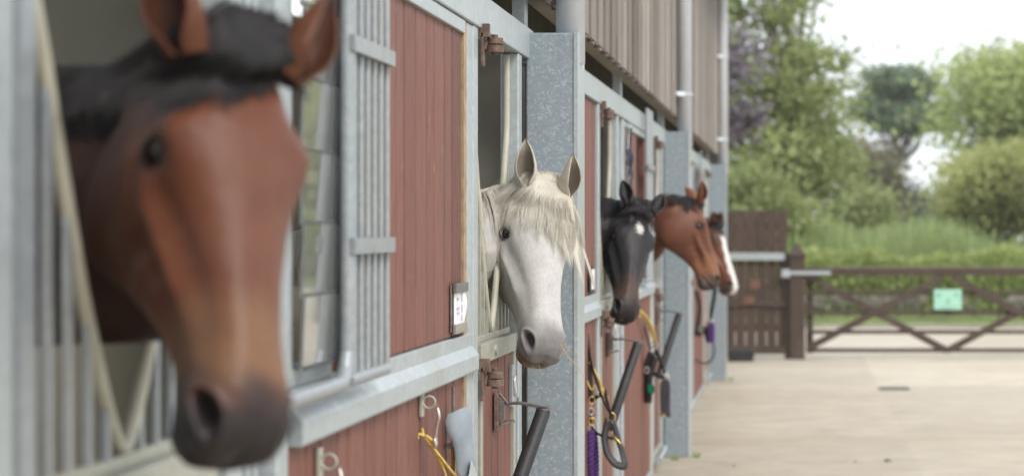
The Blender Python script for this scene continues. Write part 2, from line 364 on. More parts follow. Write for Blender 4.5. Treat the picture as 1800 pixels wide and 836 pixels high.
tree('leafy_shrub', (bx, 52, 0), 3.4, crowns(bx, 52, [(1655,1780,285,430), (1690,1830,252,420), (1780,1960,240,430)], 2.), M['leaf_yellow'], 150, 150, .10,
     'yellow green bush in front of the big pale tree on the right', 'bushes beyond the hedge', trunk_r=.10, clump_r=.9, seed=25, cat='bush', stems=2)
for i, (a, b_, c, d, Yd, mt, lb) in enumerate([(1605,1655,345,410,110,'leaf_dark','small dark far tree in the gap beneath the pine'), (1560,1615,330,400,100,'leaf_dark','small dark far tree touching the brownish tree'), (1480,1545,330,410,70,'leaf_mid','low green bush at the foot of the tall leafy tree')]):
    bx = X((a+b_)/2, Yd)
    tree('small_tree' if i < 2 else 'leafy_shrub', (bx, Yd, 0), Z(c, Yd), crowns(bx, Yd, [(a,b_,c,d)], 1.5), M[mt], 30, 150, .14, lb, G if i < 2 else 'bushes beyond the hedge', trunk_r=.08, clump_r=1., seed=30+i, cat='tree' if i < 2 else 'bush')
bx = X(1335, 40)
tree('leafy_shrub', (bx, 40, 0), 2.6, crowns(bx, 40, [(1240,1400,285,440), (1290,1440,350,440)], 1.5), M['leaf_mid'], 90, 90, .08, 'green bush just behind the top of the board fence', 'bushes beyond the hedge', trunk_r=.08, clump_r=.7, seed=61, cat='bush', stems=2)
# trees outside the frame on the right that the window panes mirror
for i, (bx, by, h_) in enumerate([(9.9, 48, 6.5), (13.5, 62, 7.0), (7.4, 38.8, 3.0), (17.5, 75, 9), (21, 60, 8)]):
    tree('broadleaf_tree', (bx, by, 0), h_, [(0,0,h_*.6,h_*.33,h_*.33,h_*.38), (1,0,h_*.4,h_*.35,h_*.3,h_*.25)], M['leaf_light' if i % 2 else 'leaf_yellow'], 90, 110, .2, 'green tree out of frame on the right mirrored in the window panes', 'trees mirrored in the window', trunk_r=.2, clump_r=1.3, seed=50+i)
# hedge (clipped) and the tall grass behind it
def scatter_box(n_, x0, x1, y0, y1, z0, zt, r):
    p = np.stack([r.uniform(x0, x1, n_), r.uniform(y0, y1, n_), r.uniform(0, 1, n_)], 1)
    t = z0+(zt+.07*np.sin(p[:,0]*2.1)+.05*np.sin(p[:,0]*5.3+1)+.03*r.normal(size=n_)-z0)*p[:,2]**.75; p[:,2] = t; return p
r_ = np.random.default_rng(77)
hd = empty('hedge', (3, 35.4, 0)); tag(hd, 'clipped green hedge running behind the five bar gate', 'hedge')
leaves('foliage', scatter_box(42000, -7, 17, 34.9, 35.9, .14, Z(441, 35.4)-.03, r_), .055, M['leaf_hedge'], hd)
leaves('pale_leaves', np.stack([r_.normal(0,1,2600)*.12+np.repeat(r_.uniform(-6,16,52), 50), r_.uniform(34.75,34.95,2600), r_.uniform(.22,.42,2600)], 1), .045, M['blossom'], hd)
b = MB()
for x in np.arange(-6.8, 17, .45): b.tube([(x, 35.4, -.02), (x+r_.uniform(-.08,.08), 35.4, .5), (x+r_.uniform(-.2,.2), 35.4, .95)], [.03,.022,.008], 5)
b.build('stems', M['bark'], hd)
def blades(name, n_, x0, x1, y0, y1, h0, h1, wd, mat, zf=None):
    r = np.random.default_rng(n_); bx = r.uniform(x0, x1, n_); by = r.uniform(y0, y1, n_); hh = r.uniform(h0, h1, n_)
    if zf is not None: hh = hh*zf(bx)
    a = r.uniform(0, math.pi, n_); dx = np.cos(a)*wd/2; dy = np.sin(a)*wd/2; lx = r.normal(0, .12, n_)*hh; ly = r.normal(0, .12, n_)*hh
    z = np.full(n_, -.02)
    q = np.stack([np.stack([bx-dx, by-dy, z], 1), np.stack([bx+dx, by+dy, z], 1), np.stack([bx+lx+dx*.3, by+ly+dy*.3, hh], 1), np.stack([bx+lx-dx*.3, by+ly-dy*.3, hh], 1)], 1).reshape(-1, 3)
    me = bpy.data.meshes.new(name); me.vertices.add(4*n_); me.vertices.foreach_set('co', q.ravel()); me.loops.add(4*n_); me.loops.foreach_set('vertex_index', np.arange(4*n_))
    me.polygons.add(n_); me.polygons.foreach_set('loop_start', np.arange(n_)*4); me.update(calc_edges=True); me.materials.append(mat)
    o = bpy.data.objects.new(name, me); COL.objects.link(o); return o
tag(blades('tall_grass', 45000, -6, 24, 38, 50, .9, 1.9, .05, M['reed'], lambda x: .85+.12*np.sin(x*.9)+.1*np.sin(x*2.3+1)), 'tall pale green grass and weeds behind the hedge', 'grass', kind='stuff')
tag(blades('grass_verge', 40000, -7, 17, 32.35, 34.9, .02, .09, .02, M['reed']), 'strip of short bright grass in front of the hedge', 'grass', kind='stuff')

# thin volume added to pale the far trees and lift their dark tones
b = MB(); b.box(-153, 153, -33, 263, -1.0, 15.0); hz_ = tag(b.build('haze', None, None), kind='stuff'); hz_['label'] = 'thin pale haze added to soften the dark tones of the far trees'
hm = bpy.data.materials.new('haze'); hm.use_nodes = True; ht = hm.node_tree; ht.nodes.clear(); ho = ht.nodes.new('ShaderNodeOutputMaterial'); hv_ = ht.nodes.new('ShaderNodeVolumePrincipled')
hv_.inputs['Color'].default_value = (.93,.95,.97,1); hv_.inputs['Density'].default_value = .0006; hv_.inputs['Anisotropy'].default_value = .2; ht.links.new(hv_.outputs[0], ho.inputs['Volume']); hz_.data.materials.append(hm)
S.cycles.volume_bounces = 1
# ---------------------------------------------------------------- stable building
XW = -.945                     # outer face of the stable fronts
YEND = 21.2
ST = empty('stable_building', (-3, 10, 0))
tag(ST, 'long stable block with red boarded fronts, galvanised frames and weathered timber cladding above', 'building')
b = MB(); b.box(-5.0, -.99, -3.8, YEND, -.02, .012); b.build('stall_floor', M['bedding'], ST)
b = MB(); b.box(-5.2, -5.0, -3.8, YEND, 0, 2.1); b.box(-5.2,-5.0,-3.8,YEND,3.0,3.7); b.build('back_wall', M['concrete'], ST)
for i, yy in enumerate((0.0, 3.5, 7.12, 10.62, 14.1, 17.6)):
    b = MB(); b.box(-4.99, -1.06, yy+.02, yy+.12, .012, 2.3); b.build('partition', M['concrete'], ST)
b = MB(); b.box(-5.2, -.85, YEND-.1, YEND+.06, 0, 4.2); b.build('end_wall', M['weathered'], ST)
# roof with unseen open gaps, added to bring daylight into the dark stalls
b = MB()
def roofpt(x): return 4.35 + (x+.8)*-.10
for (x0, x1) in ((-5.3,-3.9), (-2.7,-.45)):
    b.obox(((x0+x1)/2, 8.7, roofpt((x0+x1)/2)), ((1,0,-.10),(0,1,0),(.10,0,1)), ((x1-x0)/2, 12.7, .04))
for yy in np.arange(-4, 21.5, 3.5): b.box(-3.9, -2.7, yy-.35, yy+.35, roofpt(-3.3)-.03, roofpt(-3.3)+.03)
b.build('roof', M['zinc'], ST)
b = MB()
for xx in (-4.6,-3.9,-2.7,-1.8,-1.0): b.box(xx-.04, xx+.04, -3.9, YEND, roofpt(xx)-.22, roofpt(xx)-.045)
b.build('roof_beams', M['olive'], ST)
# cladding : vertical weathered boards, alternate boards standing proud
XC = -.858; zc = 2.375
b = MB(); yy = -3.9; k = 0
while yy < YEND:
    wd = .15; pr = 0
    b.box(XC-.0185-(0 if k % 2 else .019), XC-(0 if k % 2 else .019), yy-(.014 if k % 2 else -.0), yy+wd-.004+(.014 if k % 2 else 0), zc, 4.25); yy += wd; k += 1
b.build('cladding', M['weathered'], ST, bevel=.003)
b = MB(); b.box(XC-.045, XC+.012, YEND-.03, YEND+.07, zc, 4.25); b.build('dark_end_strip', M['gatewood'], ST, bevel=.003)  # dark upright strip at the far end of the cladding
b = MB(); b.box(-.965, -.896, -3.9, YEND, zc+.012, zc+.16); b.build('cladding_rail', M['timber'], ST, bevel=.004)
b = MB(); b.box(-1.35, -1.25, -3.9, YEND-.11, 2.45, 2.75); b.build('inner_beam', M['olive'], ST)
# gutter
b = MB(); b.tube([(-.44, -4, 4.28), (-.44, YEND+.2, 4.28)], .07, 12); b.build('gutter', M['pvc'], ST, smooth=True)
zh0, zh1 = 2.175, 2.28
def bays():
    return [k for k in (-1, 0, 1, 2)]
for k in (-1, 0, 1, 2):
    y0 = 7.0*k; y1 = min(6.89+7.0*k, YEND-.1); last = (k == 2)
    # header rail on each bay, an outer folded lip under it
    b = MB(); b.box(-1.0, XW+.012, y0+.1 if k > -1 else -3.8, y1+.1 if not last else y1, zh0, zh1); b.build('header_rail', M['zinc'], ST, bevel=.004)
    ypost = [y0+2.30, y0+3.28, y0+3.58, y0+5.74, y0+6.66] if k > -1 else [y0+6.66]
    for yp in ypost:
        if yp > y1: continue
        wdt = .08
        b = MB(); b.box(-.985 if yp-y0 < 3.4 and yp-y0 > 3.2 else -1.0, XW+.006, yp, yp+wdt, 0, zh0-.001); b.build('post', M['zinc'], ST, bevel=.004)
    for yp in (y0+3.55, y0+6.86):
        if k > -1 and yp < YEND-.2:
            b = MB(); b.box(-.99, XW, yp, yp+.07, zh1+.001, 2.60); b.build('short_post', M['zinc'], ST, bevel=.003)
def boards(y0, y1, z0, z1, x, name='red_boards', parent=ST, th=.022):
    b = MB(); n = max(1, round((y1-y0)/.13)); p = (y1-y0)/n
    ed = [y0]+[y0+i*p+random.uniform(-.16, .16)*p for i in range(1, n)]+[y1]
    for i in range(n):
        g = .0045
        b.box(x-th, x+random.uniform(-.0015,.0005), ed[i]+g, ed[i+1]-g, z0, z1)
    b.box(x-th-.012, x-th+.002, y0, y1, z0, z1)
    return b.build(name, M['red'], parent, bevel=.004)
def ledge(y0, y1):
    b = MB(); b.box(XW-.03, XW+.004, y0, y1, 1.250, 1.288)
    # folded channel with a sloping top
    pr = [(XW-.02,1.180),(XW+.020,1.180),(XW+.023,1.186),(XW+.023,1.226),(XW+.004,1.252),(XW-.02,1.252)]
    n = len(pr); vs = [(x, y, z) for y in (y0, y1) for x, z in pr]
    b.add(vs, [tuple(range(n))[::-1], tuple(range(n, 2*n))]+[(i, (i+1) % n, n+(i+1) % n, n+i) for i in range(n)])
    b.build('ledge', M['zinc'], ST, bevel=.002)
def hinge(y, z, par):
    b = MB(); b.box(XW+.007, XW+.016, y-.022, y+.010, z-.065, z+.035); b.bar((XW+.018, y-.012, z+.06), (XW+.018, y-.012, z+.02), .02, .03)
    hp = b.build('hinge_plate', M['rust'], par, bevel=.002)
    b = MB(); b.cyl((XW+.045, y+.01, z-.022), (XW+.045, y+.01, z-.002), .026, 20); b.cyl((XW+.045, y+.01, z+.002), (XW+.045, y+.01, z+.02), .024, 20); b.cyl((XW+.045, y+.01, z-.03), (XW+.045, y+.01, z+.03), .009, 12)
    b.bar((XW+.01, y, z), (XW+.045, y+.01, z), .016, .03)
    b.build('hinge', M['rust'], par, smooth=False)
def vdoor(yc, hw=.375, bars='zinc_old', stile=0):
    y0, y1 = yc-hw, yc+hw
    # lower door leaf
    d = MB(); d.box(XW-.04, XW+.002, y0+.01, y1-.01, 1.183, 1.242); d.box(XW-.045, XW-.02, y0+.01, y1-.01, 1.242, 1.262)
    d.box(XW-.04, XW, y0+.01, y0+.045, .06, 1.182); d.box(XW-.04, XW, y1-.045, y1-.01, .06, 1.182); d.box(XW-.04, XW+.002, y0+.01, y1-.01, .06, .13)
    door = d.build('stable_door', M['zinc_old'], ST, bevel=.003)
    boards(y0+.047, y1-.047, .132, 1.181, XW-.012, 'door_boards', door)
    # yoke grille: V opening with upright bars
    g = MB(); xg = XW-.03
    V = [(0,1.268),(.05,1.31),(.10,1.385),(.165,1.50),(.24,1.66),(.30,1.80),(.345,1.90),(.352,2.0),(.352,2.165)]
    vt = MB(); vp = [(xg, yc-a, z) for a, z in V[::-1]]+[(xg, yc+a, z) for a, z in V[1:]]
    vt.tube(spline(vp, 5), .0105, 12); vt.build('yoke_tube', M['creamtube'], door, smooth=True)
    for i in range(-5, 6):
        off = i*.072
        if abs(off) < .03: zt = 1.27
        else: zt = np.interp(abs(off), [v[0] for v in V[:7]], [v[1] for v in V[:7]])
        if abs(off) > .346: zt = 2.165
        g.box(xg-.005, xg+.005, yc+off-.009, yc+off+.009, 1.262, zt-.004)
    if stile: g.box(XW-.014, XW-.003, y0-.072, y0-.022, .05, 2.17)
    g.build('yoke_grille', M[bars], door, smooth=False)
    b = MB(); b.cyl((XW+.002, y0+.27, 1.213), (XW+.008, y0+.27, 1.213), .017, 18); b.build('door_disc', M['zinc'], door)
    b = MB(); b.box(XW-.012, XW+.004, y1-.10, y1-.055, 1.0, 1.14); lp = b.build('latch_plate', M['zinc'], door, bevel=.004)
    b = MB(); b.torus((XW+.006, y1-.078, 1.07), (1,0,0), .03, .006, 20, 6, sx=.45); b.build('latch_ring', M['steel'], door, smooth=True)
    b = MB(); b.tube([(XW+.03, y1-.05, .10), (XW+.03, y0+.10, .085)], .016, 10); b.cyl((XW+.03, y0+.09, .085),(XW+.03, y0+.05, .083), .026, 12); b.build('kick_bolt', M['zinc'], door)
    if not stile: hinge(y0-.03, 1.145, door); hinge(y0-.03, 2.13, door)
    else: hinge(y0-.075, 1.145, door); hinge(y0-.075, 2.13, door)
    return door
def jamb(y0, y1):   # recessed galvanised infill between two posts
    b = MB(); b.box(-.995, XW-.03, y0, y1, .02, zh0-.002)
    n = int((y1-y0)/.05)
    for i in range(n): b.box(XW-.03, XW-.018, y0+.012+i*.05, y0+.034+i*.05, .02, zh0-.002)
    b.build('infill_panel', M['zinc'], ST, bevel=.003)
for k in (0, 1, 2):
    o = 7.0*k
    vdoor(o+2.87, bars='zinc_bars' if k == 0 else 'zinc_old', stile=1)
    jamb(o+3.362, o+3.578)
    if o+6.33 < YEND: vdoor(o+6.28, .37)
    if k > 0:
        boards(o+.15, o+2.29, .06, 1.178, XW-.004); boards(o+.15, o+2.29, 1.29, 2.172, XW-.006); ledge(o+.15, o+2.295)
    # lower boarding under the window and the panel
    yb0, yb1 = o+3.702, o+5.60
    boards(yb0, min(yb1, YEND-.12), .06, 1.178, XW-.004)
    b = MB(); b.box(XW-.03, XW+.004, yb0, min(yb1, YEND-.12), .02, .058); b.build('bottom_rail', M['zinc'], ST, bevel=.002)
    ledge(o+3.702, o+5.735)
    if k == 0: py0 = 4.17
    elif k == 1: py0 = 11.02
    else: py0 = 18.1
    if k == 0:
        boards(py0-.02, 5.60, 1.29, 2.172, XW-.006)
    elif k == 1:
        boards(10.95, 11.62, 1.29, 2.172, XW-.006); boards(12.18, 12.60, 1.29, 2.172, XW-.006)
    else:
        boards(18.2, 19.6, 1.29, 2.172, XW-.006)
    b = MB(); b.box(XW-.03, XW+.001, o+5.602, o+5.65, .02, 2.172); b.build('pine_edge', M['bare'], ST)
    b = MB(); b.box(XW-.03, XW+.002, o+5.652, o+5.738, .02, 2.172); b.build('door_stile', M['zinc'], ST, bevel=.002)
# window with louvre panes and the barred grille beside it (first bay), plain window further on
def window(y0, y1, bars0, bars1, npane=6, full=True):
    fr = MB(); zb, zt = 1.29, 2.17
    fr.box(-.99, XW+.004, y0, y0+.035, zb, zt); fr.box(-.99, XW-.01, y1, y1+.03, zb, zt); fr.box(-.99, XW+.002, y0+.036, y1-.001, zb, zb+.035); fr.box(-.99, XW+.002, y0+.036, y1-.001, zt-.03, zt)
    wn = fr.build('window', M['zinc'], ST, bevel=.003)
    hgt = (zt-zb-.065)/npane
    for i in range(npane):
        z0 = zb+.036+i*hgt; b = MB()
        b.obox((XW+.022, (y0+y1)/2+.016, z0+hgt/2), ((0,1,0),(.045,0,1),(1,0,-.045)), ((y1-y0)/2-.022, hgt/2+.004, .003))
        b.build('glass_pane', M['glass'], wn)
    b = MB()
    for i in range(npane):
        z0 = zb+.036+i*hgt
        b.obox((XW+.020, y1-.070, z0+hgt/2), ((0,1,0),(.045,0,1),(1,0,-.045)), (.010, hgt/2-.004, .012))
        b.box(XW+.018, XW+.029, y0+.04, y1-.06, z0-.0025, z0+.0025)
    b.build('pane_holders', M['rubber'], wn)
    g = MB(); xg = XW+.045; r = .014
    n = 6; ys = np.linspace(bars0, bars1, n+1)
    if full:
        for z_ in (0, ):
            g.tube(spline([(xg, y0-.30, 1.282), (xg, bars0-.10, 1.282), (xg, bars0-.03, 1.29), (xg, bars0+.005, 1.33), (xg, bars0+.01, 1.45), (xg, bars0+.01, 2.3)], 5), .016, 12)
    for i in range(1, n+1):
        zz = 1.275+.002*i
        g.tube([(xg, ys[i], zz), (xg, ys[i], 2.3)], .0085, 10)
    g.tube([(xg, bars0+.02, 1.283), (xg, bars1, 1.283)], .013, 10)
    for z_ in (1.552, 1.955): g.box(xg+.010, xg+.020, bars0-.005, bars1+.006, z_-.016, z_+.016)
    for z_ in (1.552, 1.955): g.box(XW-.01, xg, bars1-.02, bars1-.005, z_-.012, z_+.012)
    gg = g.build('window_grille', M['zinc_bars'], wn, smooth=True)
    gg.data.polygons.foreach_set('use_smooth', [len(p.vertices) == 4 and p.area > 0 for p in gg.data.polygons]); gm = gg.modifiers.new('edge', 'EDGE_SPLIT'); gm.split_angle = .7
window(3.662, 4.02, 3.95, 4.335)
window(10.68, 10.92, 11.66, 12.14, 6, False)
window(17.7, 18.14, 18.16, 18.2, 6, False)
# upper red panel top trim
for k, (a, c) in enumerate(((4.17, 5.60), (10.95, 12.60), (18.2, 19.6))):
    b = MB(); b.box(XW-.02, XW+.006, a, c, 2.135, 2.171); b.build('top_trim', M['zinc'], ST, bevel=.002)
# pillars (galvanised casings) with the downpipes standing in them
for i, yp in enumerate((-.11, 6.89, 13.89, 20.9)):
    b = MB(); zt = 2.265
    b.box(-.945, -.772, yp, yp+.215, 0, zt); pl = b.build('pillar', M['spangle'], ST, bevel=.006)
    b = MB(); b.box(-.7715, -.7665, yp-.004, yp+.219, 0, zt+.002); b.box(-.780, -.7715, yp-.0045, yp-.0005, 0, zt+.002); b.build('pillar_lit_side', M['zinc'], pl)  # paler zinc on the side: the sky's brightness is put into its colour
    b = MB(); b.tube([(-.803, yp+.10, zt-.1), (-.803, yp+.10, 4.2), (-.76, yp+.10, 4.25),(-.46, yp+.10, 4.27)], .051, 20); dp = b.build('downpipe', M['pvc'], ST, smooth=True)
    for zz in (2.53, 3.4):
        b = MB(); b.torus((-.803, yp+.10, zz), (0,0,1), .0535, .006, 24, 6); b.box(XC-.0, -.850, yp-.02, yp+.02, zz-.015, zz+.015); b.bar((XC, yp-.04, zz), (-.803, yp+.06, zz), .02, .03); b.build('pipe_clip', M['pvc'], dp)

# ---------------------------------------------------------------- fence, gate
YG = 24.4
fp = empty('board_fence', (-.9, YG+.1, 0)); tag(fp, 'dark brown vertical board fence panel between the stable end and the gate post', 'fence')
b = MB(); x = X(1383, YG); n = 0
while x > -3.2:
    b.box(x-.119, x, YG, YG+.022, .06, 1.815+random.uniform(-.006,.006)); x -= .127
b.build('fence_boards', M['darkwood'], fp, bevel=.003)
b = MB()
for z_ in (.12, .38, .68, 1.62): b.box(-3.3, X(1386, YG), YG+.023, YG+.07, z_-.045, z_+.045)
b.box(-3.3, X(1386, YG), YG-.03, YG-.002, .64, .72); b.box(-3.3, X(1386, YG), YG-.03, YG-.002, .06, .16)
b.build('fence_rails', M['gatewood'], fp, bevel=.004)
b = MB(); b.box(-2.2, X(1379, YG), YG-.06, YG-.03, Z(457,YG), Z(444,YG)); b.build('steel_rail', M['zinc'], fp, bevel=.003)
b = MB(); b.box(X(1379,YG), X(1390,YG), YG-.04, YG+.09, 0, 1.3); b.build('fence_post', M['gatewood'], fp, bevel=.006)
b = MB(); plate = simple('faded_red_plate', (.16,.075,.055), .7); b.box(X(1318,YG), X(1336,YG), YG-.012, YG-.001, Z(508,YG), Z(490,YG)); b.build('fence_plaque', plate, fp, bevel=.002); b = MB(); b.box(X(1306,YG), X(1326,YG), YG-.042, YG-.031, Z(534,YG), Z(521,YG)); b.build('fence_plaque', plate, fp, bevel=.002)
gp = MB(); xa, xb = X(1388, YG), X(1415, YG); xm = (xa+xb)/2; hw = (xb-xa)/2
gp.box(xa, xb, YG-.1, YG+.09, 0, 1.24)
gpo = gp.build('gate_post', M['gatewood'], None, bevel=.012); tag(gpo, 'stout dark timber gate post with a weathered pointed cap', 'gate post')
b = MB(); c = (xm, YG-.005)
def pyr(b, c, w0, z0, w1, z1):
    vs = [(c[0]+sx*w0, c[1]+sy*w0, z0) for sx, sy in ((-1,-1),(1,-1),(1,1),(-1,1))]+[(c[0]+sx*w1, c[1]+sy*w1, z1) for sx, sy in ((-1,-1),(1,-1),(1,1),(-1,1))]
    b.add(vs, [(0,3,2,1),(4,5,6,7),(0,1,5,4),(1,2,6,5),(2,3,7,6),(3,0,4,7)])
pyr(b, c, hw+.012, 1.242, hw+.012, 1.285); pyr(b, c, hw, 1.287, hw*.55, 1.35); pyr(b, c, hw*.5, 1.352, .01, 1.42)
b.build('post_cap', M['gatewood'], gpo, bevel=.003)
gt = empty('field_gate', (X(1665,YG), YG, 0)); tag(gt, 'brown wooden five bar gate with crossed braces closing the yard', 'gate')
gx0, gx1 = X(1417, YG), X(1917, YG)
zr = [1.078, .815, .577, .342, .118]
for i, z_ in enumerate(zr):
    hh = .055 if i == 0 else .035
    b = MB(); b.box(gx0, gx1, YG-.03, YG+.03 if i == 0 else YG+.01, z_-hh, z_+hh-.02 if i else z_+.03); b.build('rail', M['gatewood'], gt, bevel=.006)
b = MB(); b.box(gx0-.001, gx1+.0, YG-.04, YG+.04, 1.110, 1.124); b.build('pale_capping', simple('pale_grey_timber', (.20,.17,.14), .85), gt, bevel=.004)  # paler strip along the top of the upper rail
def brace(x0, y0, x1, y1, dy):
    b = MB(); a = P(x0, y0, YG+dy); c = P(x1, y1, YG+dy); b.bar(a, c, .02, .085); b.build('brace', M['gatewood'], gt, bevel=.004)
brace(1412, 480, 1665, 616, -.042); brace(1655, 487, 1419, 612, -.064)
brace(1675, 487, 1911, 612, -.064); brace(1918, 480, 1665, 616, -.042)
for x_ in (gx0, gx1-.09): b = MB(); b.box(x_+.002, x_+.088, YG+.012, YG+.05, .07, 1.108); b.build('stile', M['gatewood'], gt, bevel=.005)
b = MB(); b.bar((gx0-.22, YG-.115, 1.055), (gx0+.30, YG-.115, 1.055), .012, .045); b.box(gx0-.30, gx0-.20, YG-.13, YG-.095, 1.0, 1.10); b.build('gate_hinge', M['zinc'], gt, bevel=.003)
sg = MB(); sg.box(X(1641,YG), X(1689,YG), YG-.09, YG-.082, Z(543,YG), Z(508,YG)); so_ = sg.build('gate_sign', M['mint'], None, bevel=.003); tag(so_, 'small mint green sign fixed to the middle of the five bar gate', 'sign')
b = MB(); ys = YG-.0935
for (a, c, d, e) in ((1646,1652,514,521),(1677,1683,514,520),(1662,1666,529,534),(1665,1669,524,529),(1650,1680,539,540)): b.box(X(a,YG), X(c,YG), ys, ys+.003, Z(e,YG), Z(d,YG))
b.build('sign_print', M['mintdark'], so_)
b = MB(); b.box(X(1948,YG), X(1975,YG), YG-.1, YG+.09, 0, 1.3); tag(b.build('gate_post', M['gatewood'], None, bevel=.012), 'plain timber gate post at the latch end, beyond the right edge', 'gate post')
# rail fence continuing right of the gate
# feed tray by the fence
yt = 24.0; b = MB(); x0, x1 = X(1278, yt), X(1327, yt)
pr = [(x0, x1, 0.0), ]
vs = [(x0+.02, yt-.11, 0), (x1-.02, yt-.11, 0), (x1-.02, yt+.11, 0), (x0+.02, yt+.11, 0), (x0, yt-.14, .13), (x1, yt-.14, .13), (x1, yt+.14, .13), (x0, yt+.14, .13),
      (x0+.02, yt-.12, .13), (x1-.02, yt-.12, .13), (x1-.02, yt+.12, .13), (x0+.02, yt+.12, .13), (x0+.035, yt-.095, .02), (x1-.035, yt-.095, .02), (x1-.035, yt+.095, .02), (x0+.035, yt+.095, .02)]
fs = [(0,3,2,1)]
for a, c in ((0,4),(4,8),(8,12)): fs += [(a+i, a+(i+1) % 4, c+(i+1) % 4, c+i) for i in range(4)]
fs += [(12,13,14,15)]
b.add(vs, fs); tag(b.build('feed_trough', M['blackplastic'], None, bevel=.008), 'low black rubber trough on the ground at the foot of the fence', 'trough')
# drain cover in the yard
yd = 1.585*F/(683-VY); b = MB(); xd = X(1572, yd)
for i in range(-3, 4): b.box(xd-.13, xd+.13, yd+i*.035-.009, yd+i*.035+.009, .002, .010)
b.box(xd-.15, xd+.15, yd-.15, yd-.125, .002, .012); b.box(xd-.15, xd+.15, yd+.125, yd+.15, .002, .012); b.box(xd-.15, xd-.131, yd-.12, yd+.12, .002, .012); b.box(xd+.131, xd+.15, yd-.12, yd+.12, .002, .012)
tag(b.build('drain_cover', M['iron'], None), 'small iron drain grate set in the pale yard', 'drain')
# weeds at the foot of the pillar, stray pebbles
def tuft(x, y, lb):
    b = MB()
    for i in range(26):
        a = random.uniform(0, 6.28); r = random.uniform(0, .03); h_ = random.uniform(.02, .06); px_, py_ = x+r*math.cos(a), y+r*math.sin(a); q = random.uniform(.01,.035)
        b.add([(px_-.003, py_, 0), (px_+.003, py_, 0), (px_+q*math.cos(a), py_+q*math.sin(a), h_)], [(0,1,2)])
    tag(b.build('weed', M['reed'], None), lb, 'weed', 'weeds along the stable fronts')
tuft(-.715, 13.87, 'tuft of weed at the outer corner of the second pillar')
tuft(-.72, 20.9, 'tuft of weed at the outer corner of the last pillar')
tuft(-.86, 13.72, 'tuft of weed in front of the second pillar close to the door')
for i, (px, py, r, lb) in enumerate(((1561, 810, .022, 'larger dark pebble lying in the foreground of the yard'), (1504, 811, .010, 'tiny pebble left of the larger dark one'), (1290, 818, .009, 'tiny pebble just right of the second pillar'))):
    yy = 1.585*F/(py-VY); b = MB(); b.sphere((X(px,yy), yy, r*.3), r, 10, 7, (1.2,1,.5)); tag(b.build('pebble', M['iron'], None, smooth=True), lb, 'pebble', 'pebbles on the yard')
# ---------------------------------------------------------------- horses
HT = np.array([  # s, dorsal u, height, top, upper, lower, bottom half widths
 (-.045,-.055,.055,.018,.028,.028,.018),
 (-.03,-.020,.135,.035,.052,.050,.030),
 (.00, .000,.200,.045,.062,.062,.042),
 (.05, .012,.250,.052,.074,.074,.050),
 (.10, .020,.282,.064,.088,.086,.062),
 (.15, .022,.296,.074,.097,.090,.064),
 (.20, .018,.286,.071,.094,.087,.060),
 (.25, .012,.252,.057,.078,.077,.047),
 (.30, .006,.216,.046,.064,.066,.041),
 (.35, .002,.184,.039,.056,.056,.036),
 (.40, .000,.160,.035,.051,.049,.032),
 (.45,-.001,.146,.034,.050,.045,.031),
 (.49,-.002,.140,.036,.053,.046,.033),
 (.53,-.005,.140,.040,.060,.050,.037),
 (.56,-.011,.136,.041,.061,.052,.040),
 (.585,-.022,.120,.037,.054,.048,.037),
 (.603,-.038,.092,.030,.043,.040,.030),
 (.613,-.060,.046,.016,.023,.022,.015)])
def sstep(a, b, x): t = np.clip((x-a)/(b-a), 0, 1); return t*t*(3-2*t)
def loft(rings):
    n = len(rings[0]); vs = np.concatenate(rings); k = len(rings)
    fs = [(i*n+j, i*n+(j+1) % n, (i+1)*n+(j+1) % n, (i+1)*n+j) for i in range(k-1) for j in range(n)]
    fs += [tuple(range(n))[::-1], tuple((k-1)*n+j for j in range(n))]
    return vs, fs
def head_rings(jaw):
    s_ = np.concatenate([np.linspace(-.045, .53, 30)[:-1], np.linspace(.53, .613, 9)])
    rings = []
    for s in s_:
        d, h, wt, w1, w2, wb = [np.interp(s, HT[:,0], HT[:,c]) for c in range(1, 7)]
        h *= 1+(jaw-1)*math.exp(-((s-.22)/.15)**2); wk = 1+.13*math.exp(-((s-.37)/.11)**2); wt *= wk; w1 *= wk; w2 *= wk; wb *= wk
        cp = [(0,d),(wt,d-.07*h),(w1,d-.30*h),(w2,d-.62*h),(wb,d-.93*h),(0,d-h)]
        cp = cp+[(-a, b) for a, b in cp[4:0:-1]]
        m = len(cp); ring = []
        for i in range(m):
            p = [np.array(cp[(i+k-1) % m]) for k in range(4)]
            for t in (0, .25, .5, .75):
                q = .5*(2*p[1]+(-p[0]+p[2])*t+(2*p[0]-5*p[1]+4*p[2]-p[3])*t*t+(-p[0]+3*p[1]-3*p[2]+p[3])*t**3)
                ring.append((s, q[1], q[0]))
        rings.append(np.array(ring))
    return rings     # local (s, u, w)
EYE = np.array((.172, -.047, .087))
NOS = np.array((.558, -.040, .046))
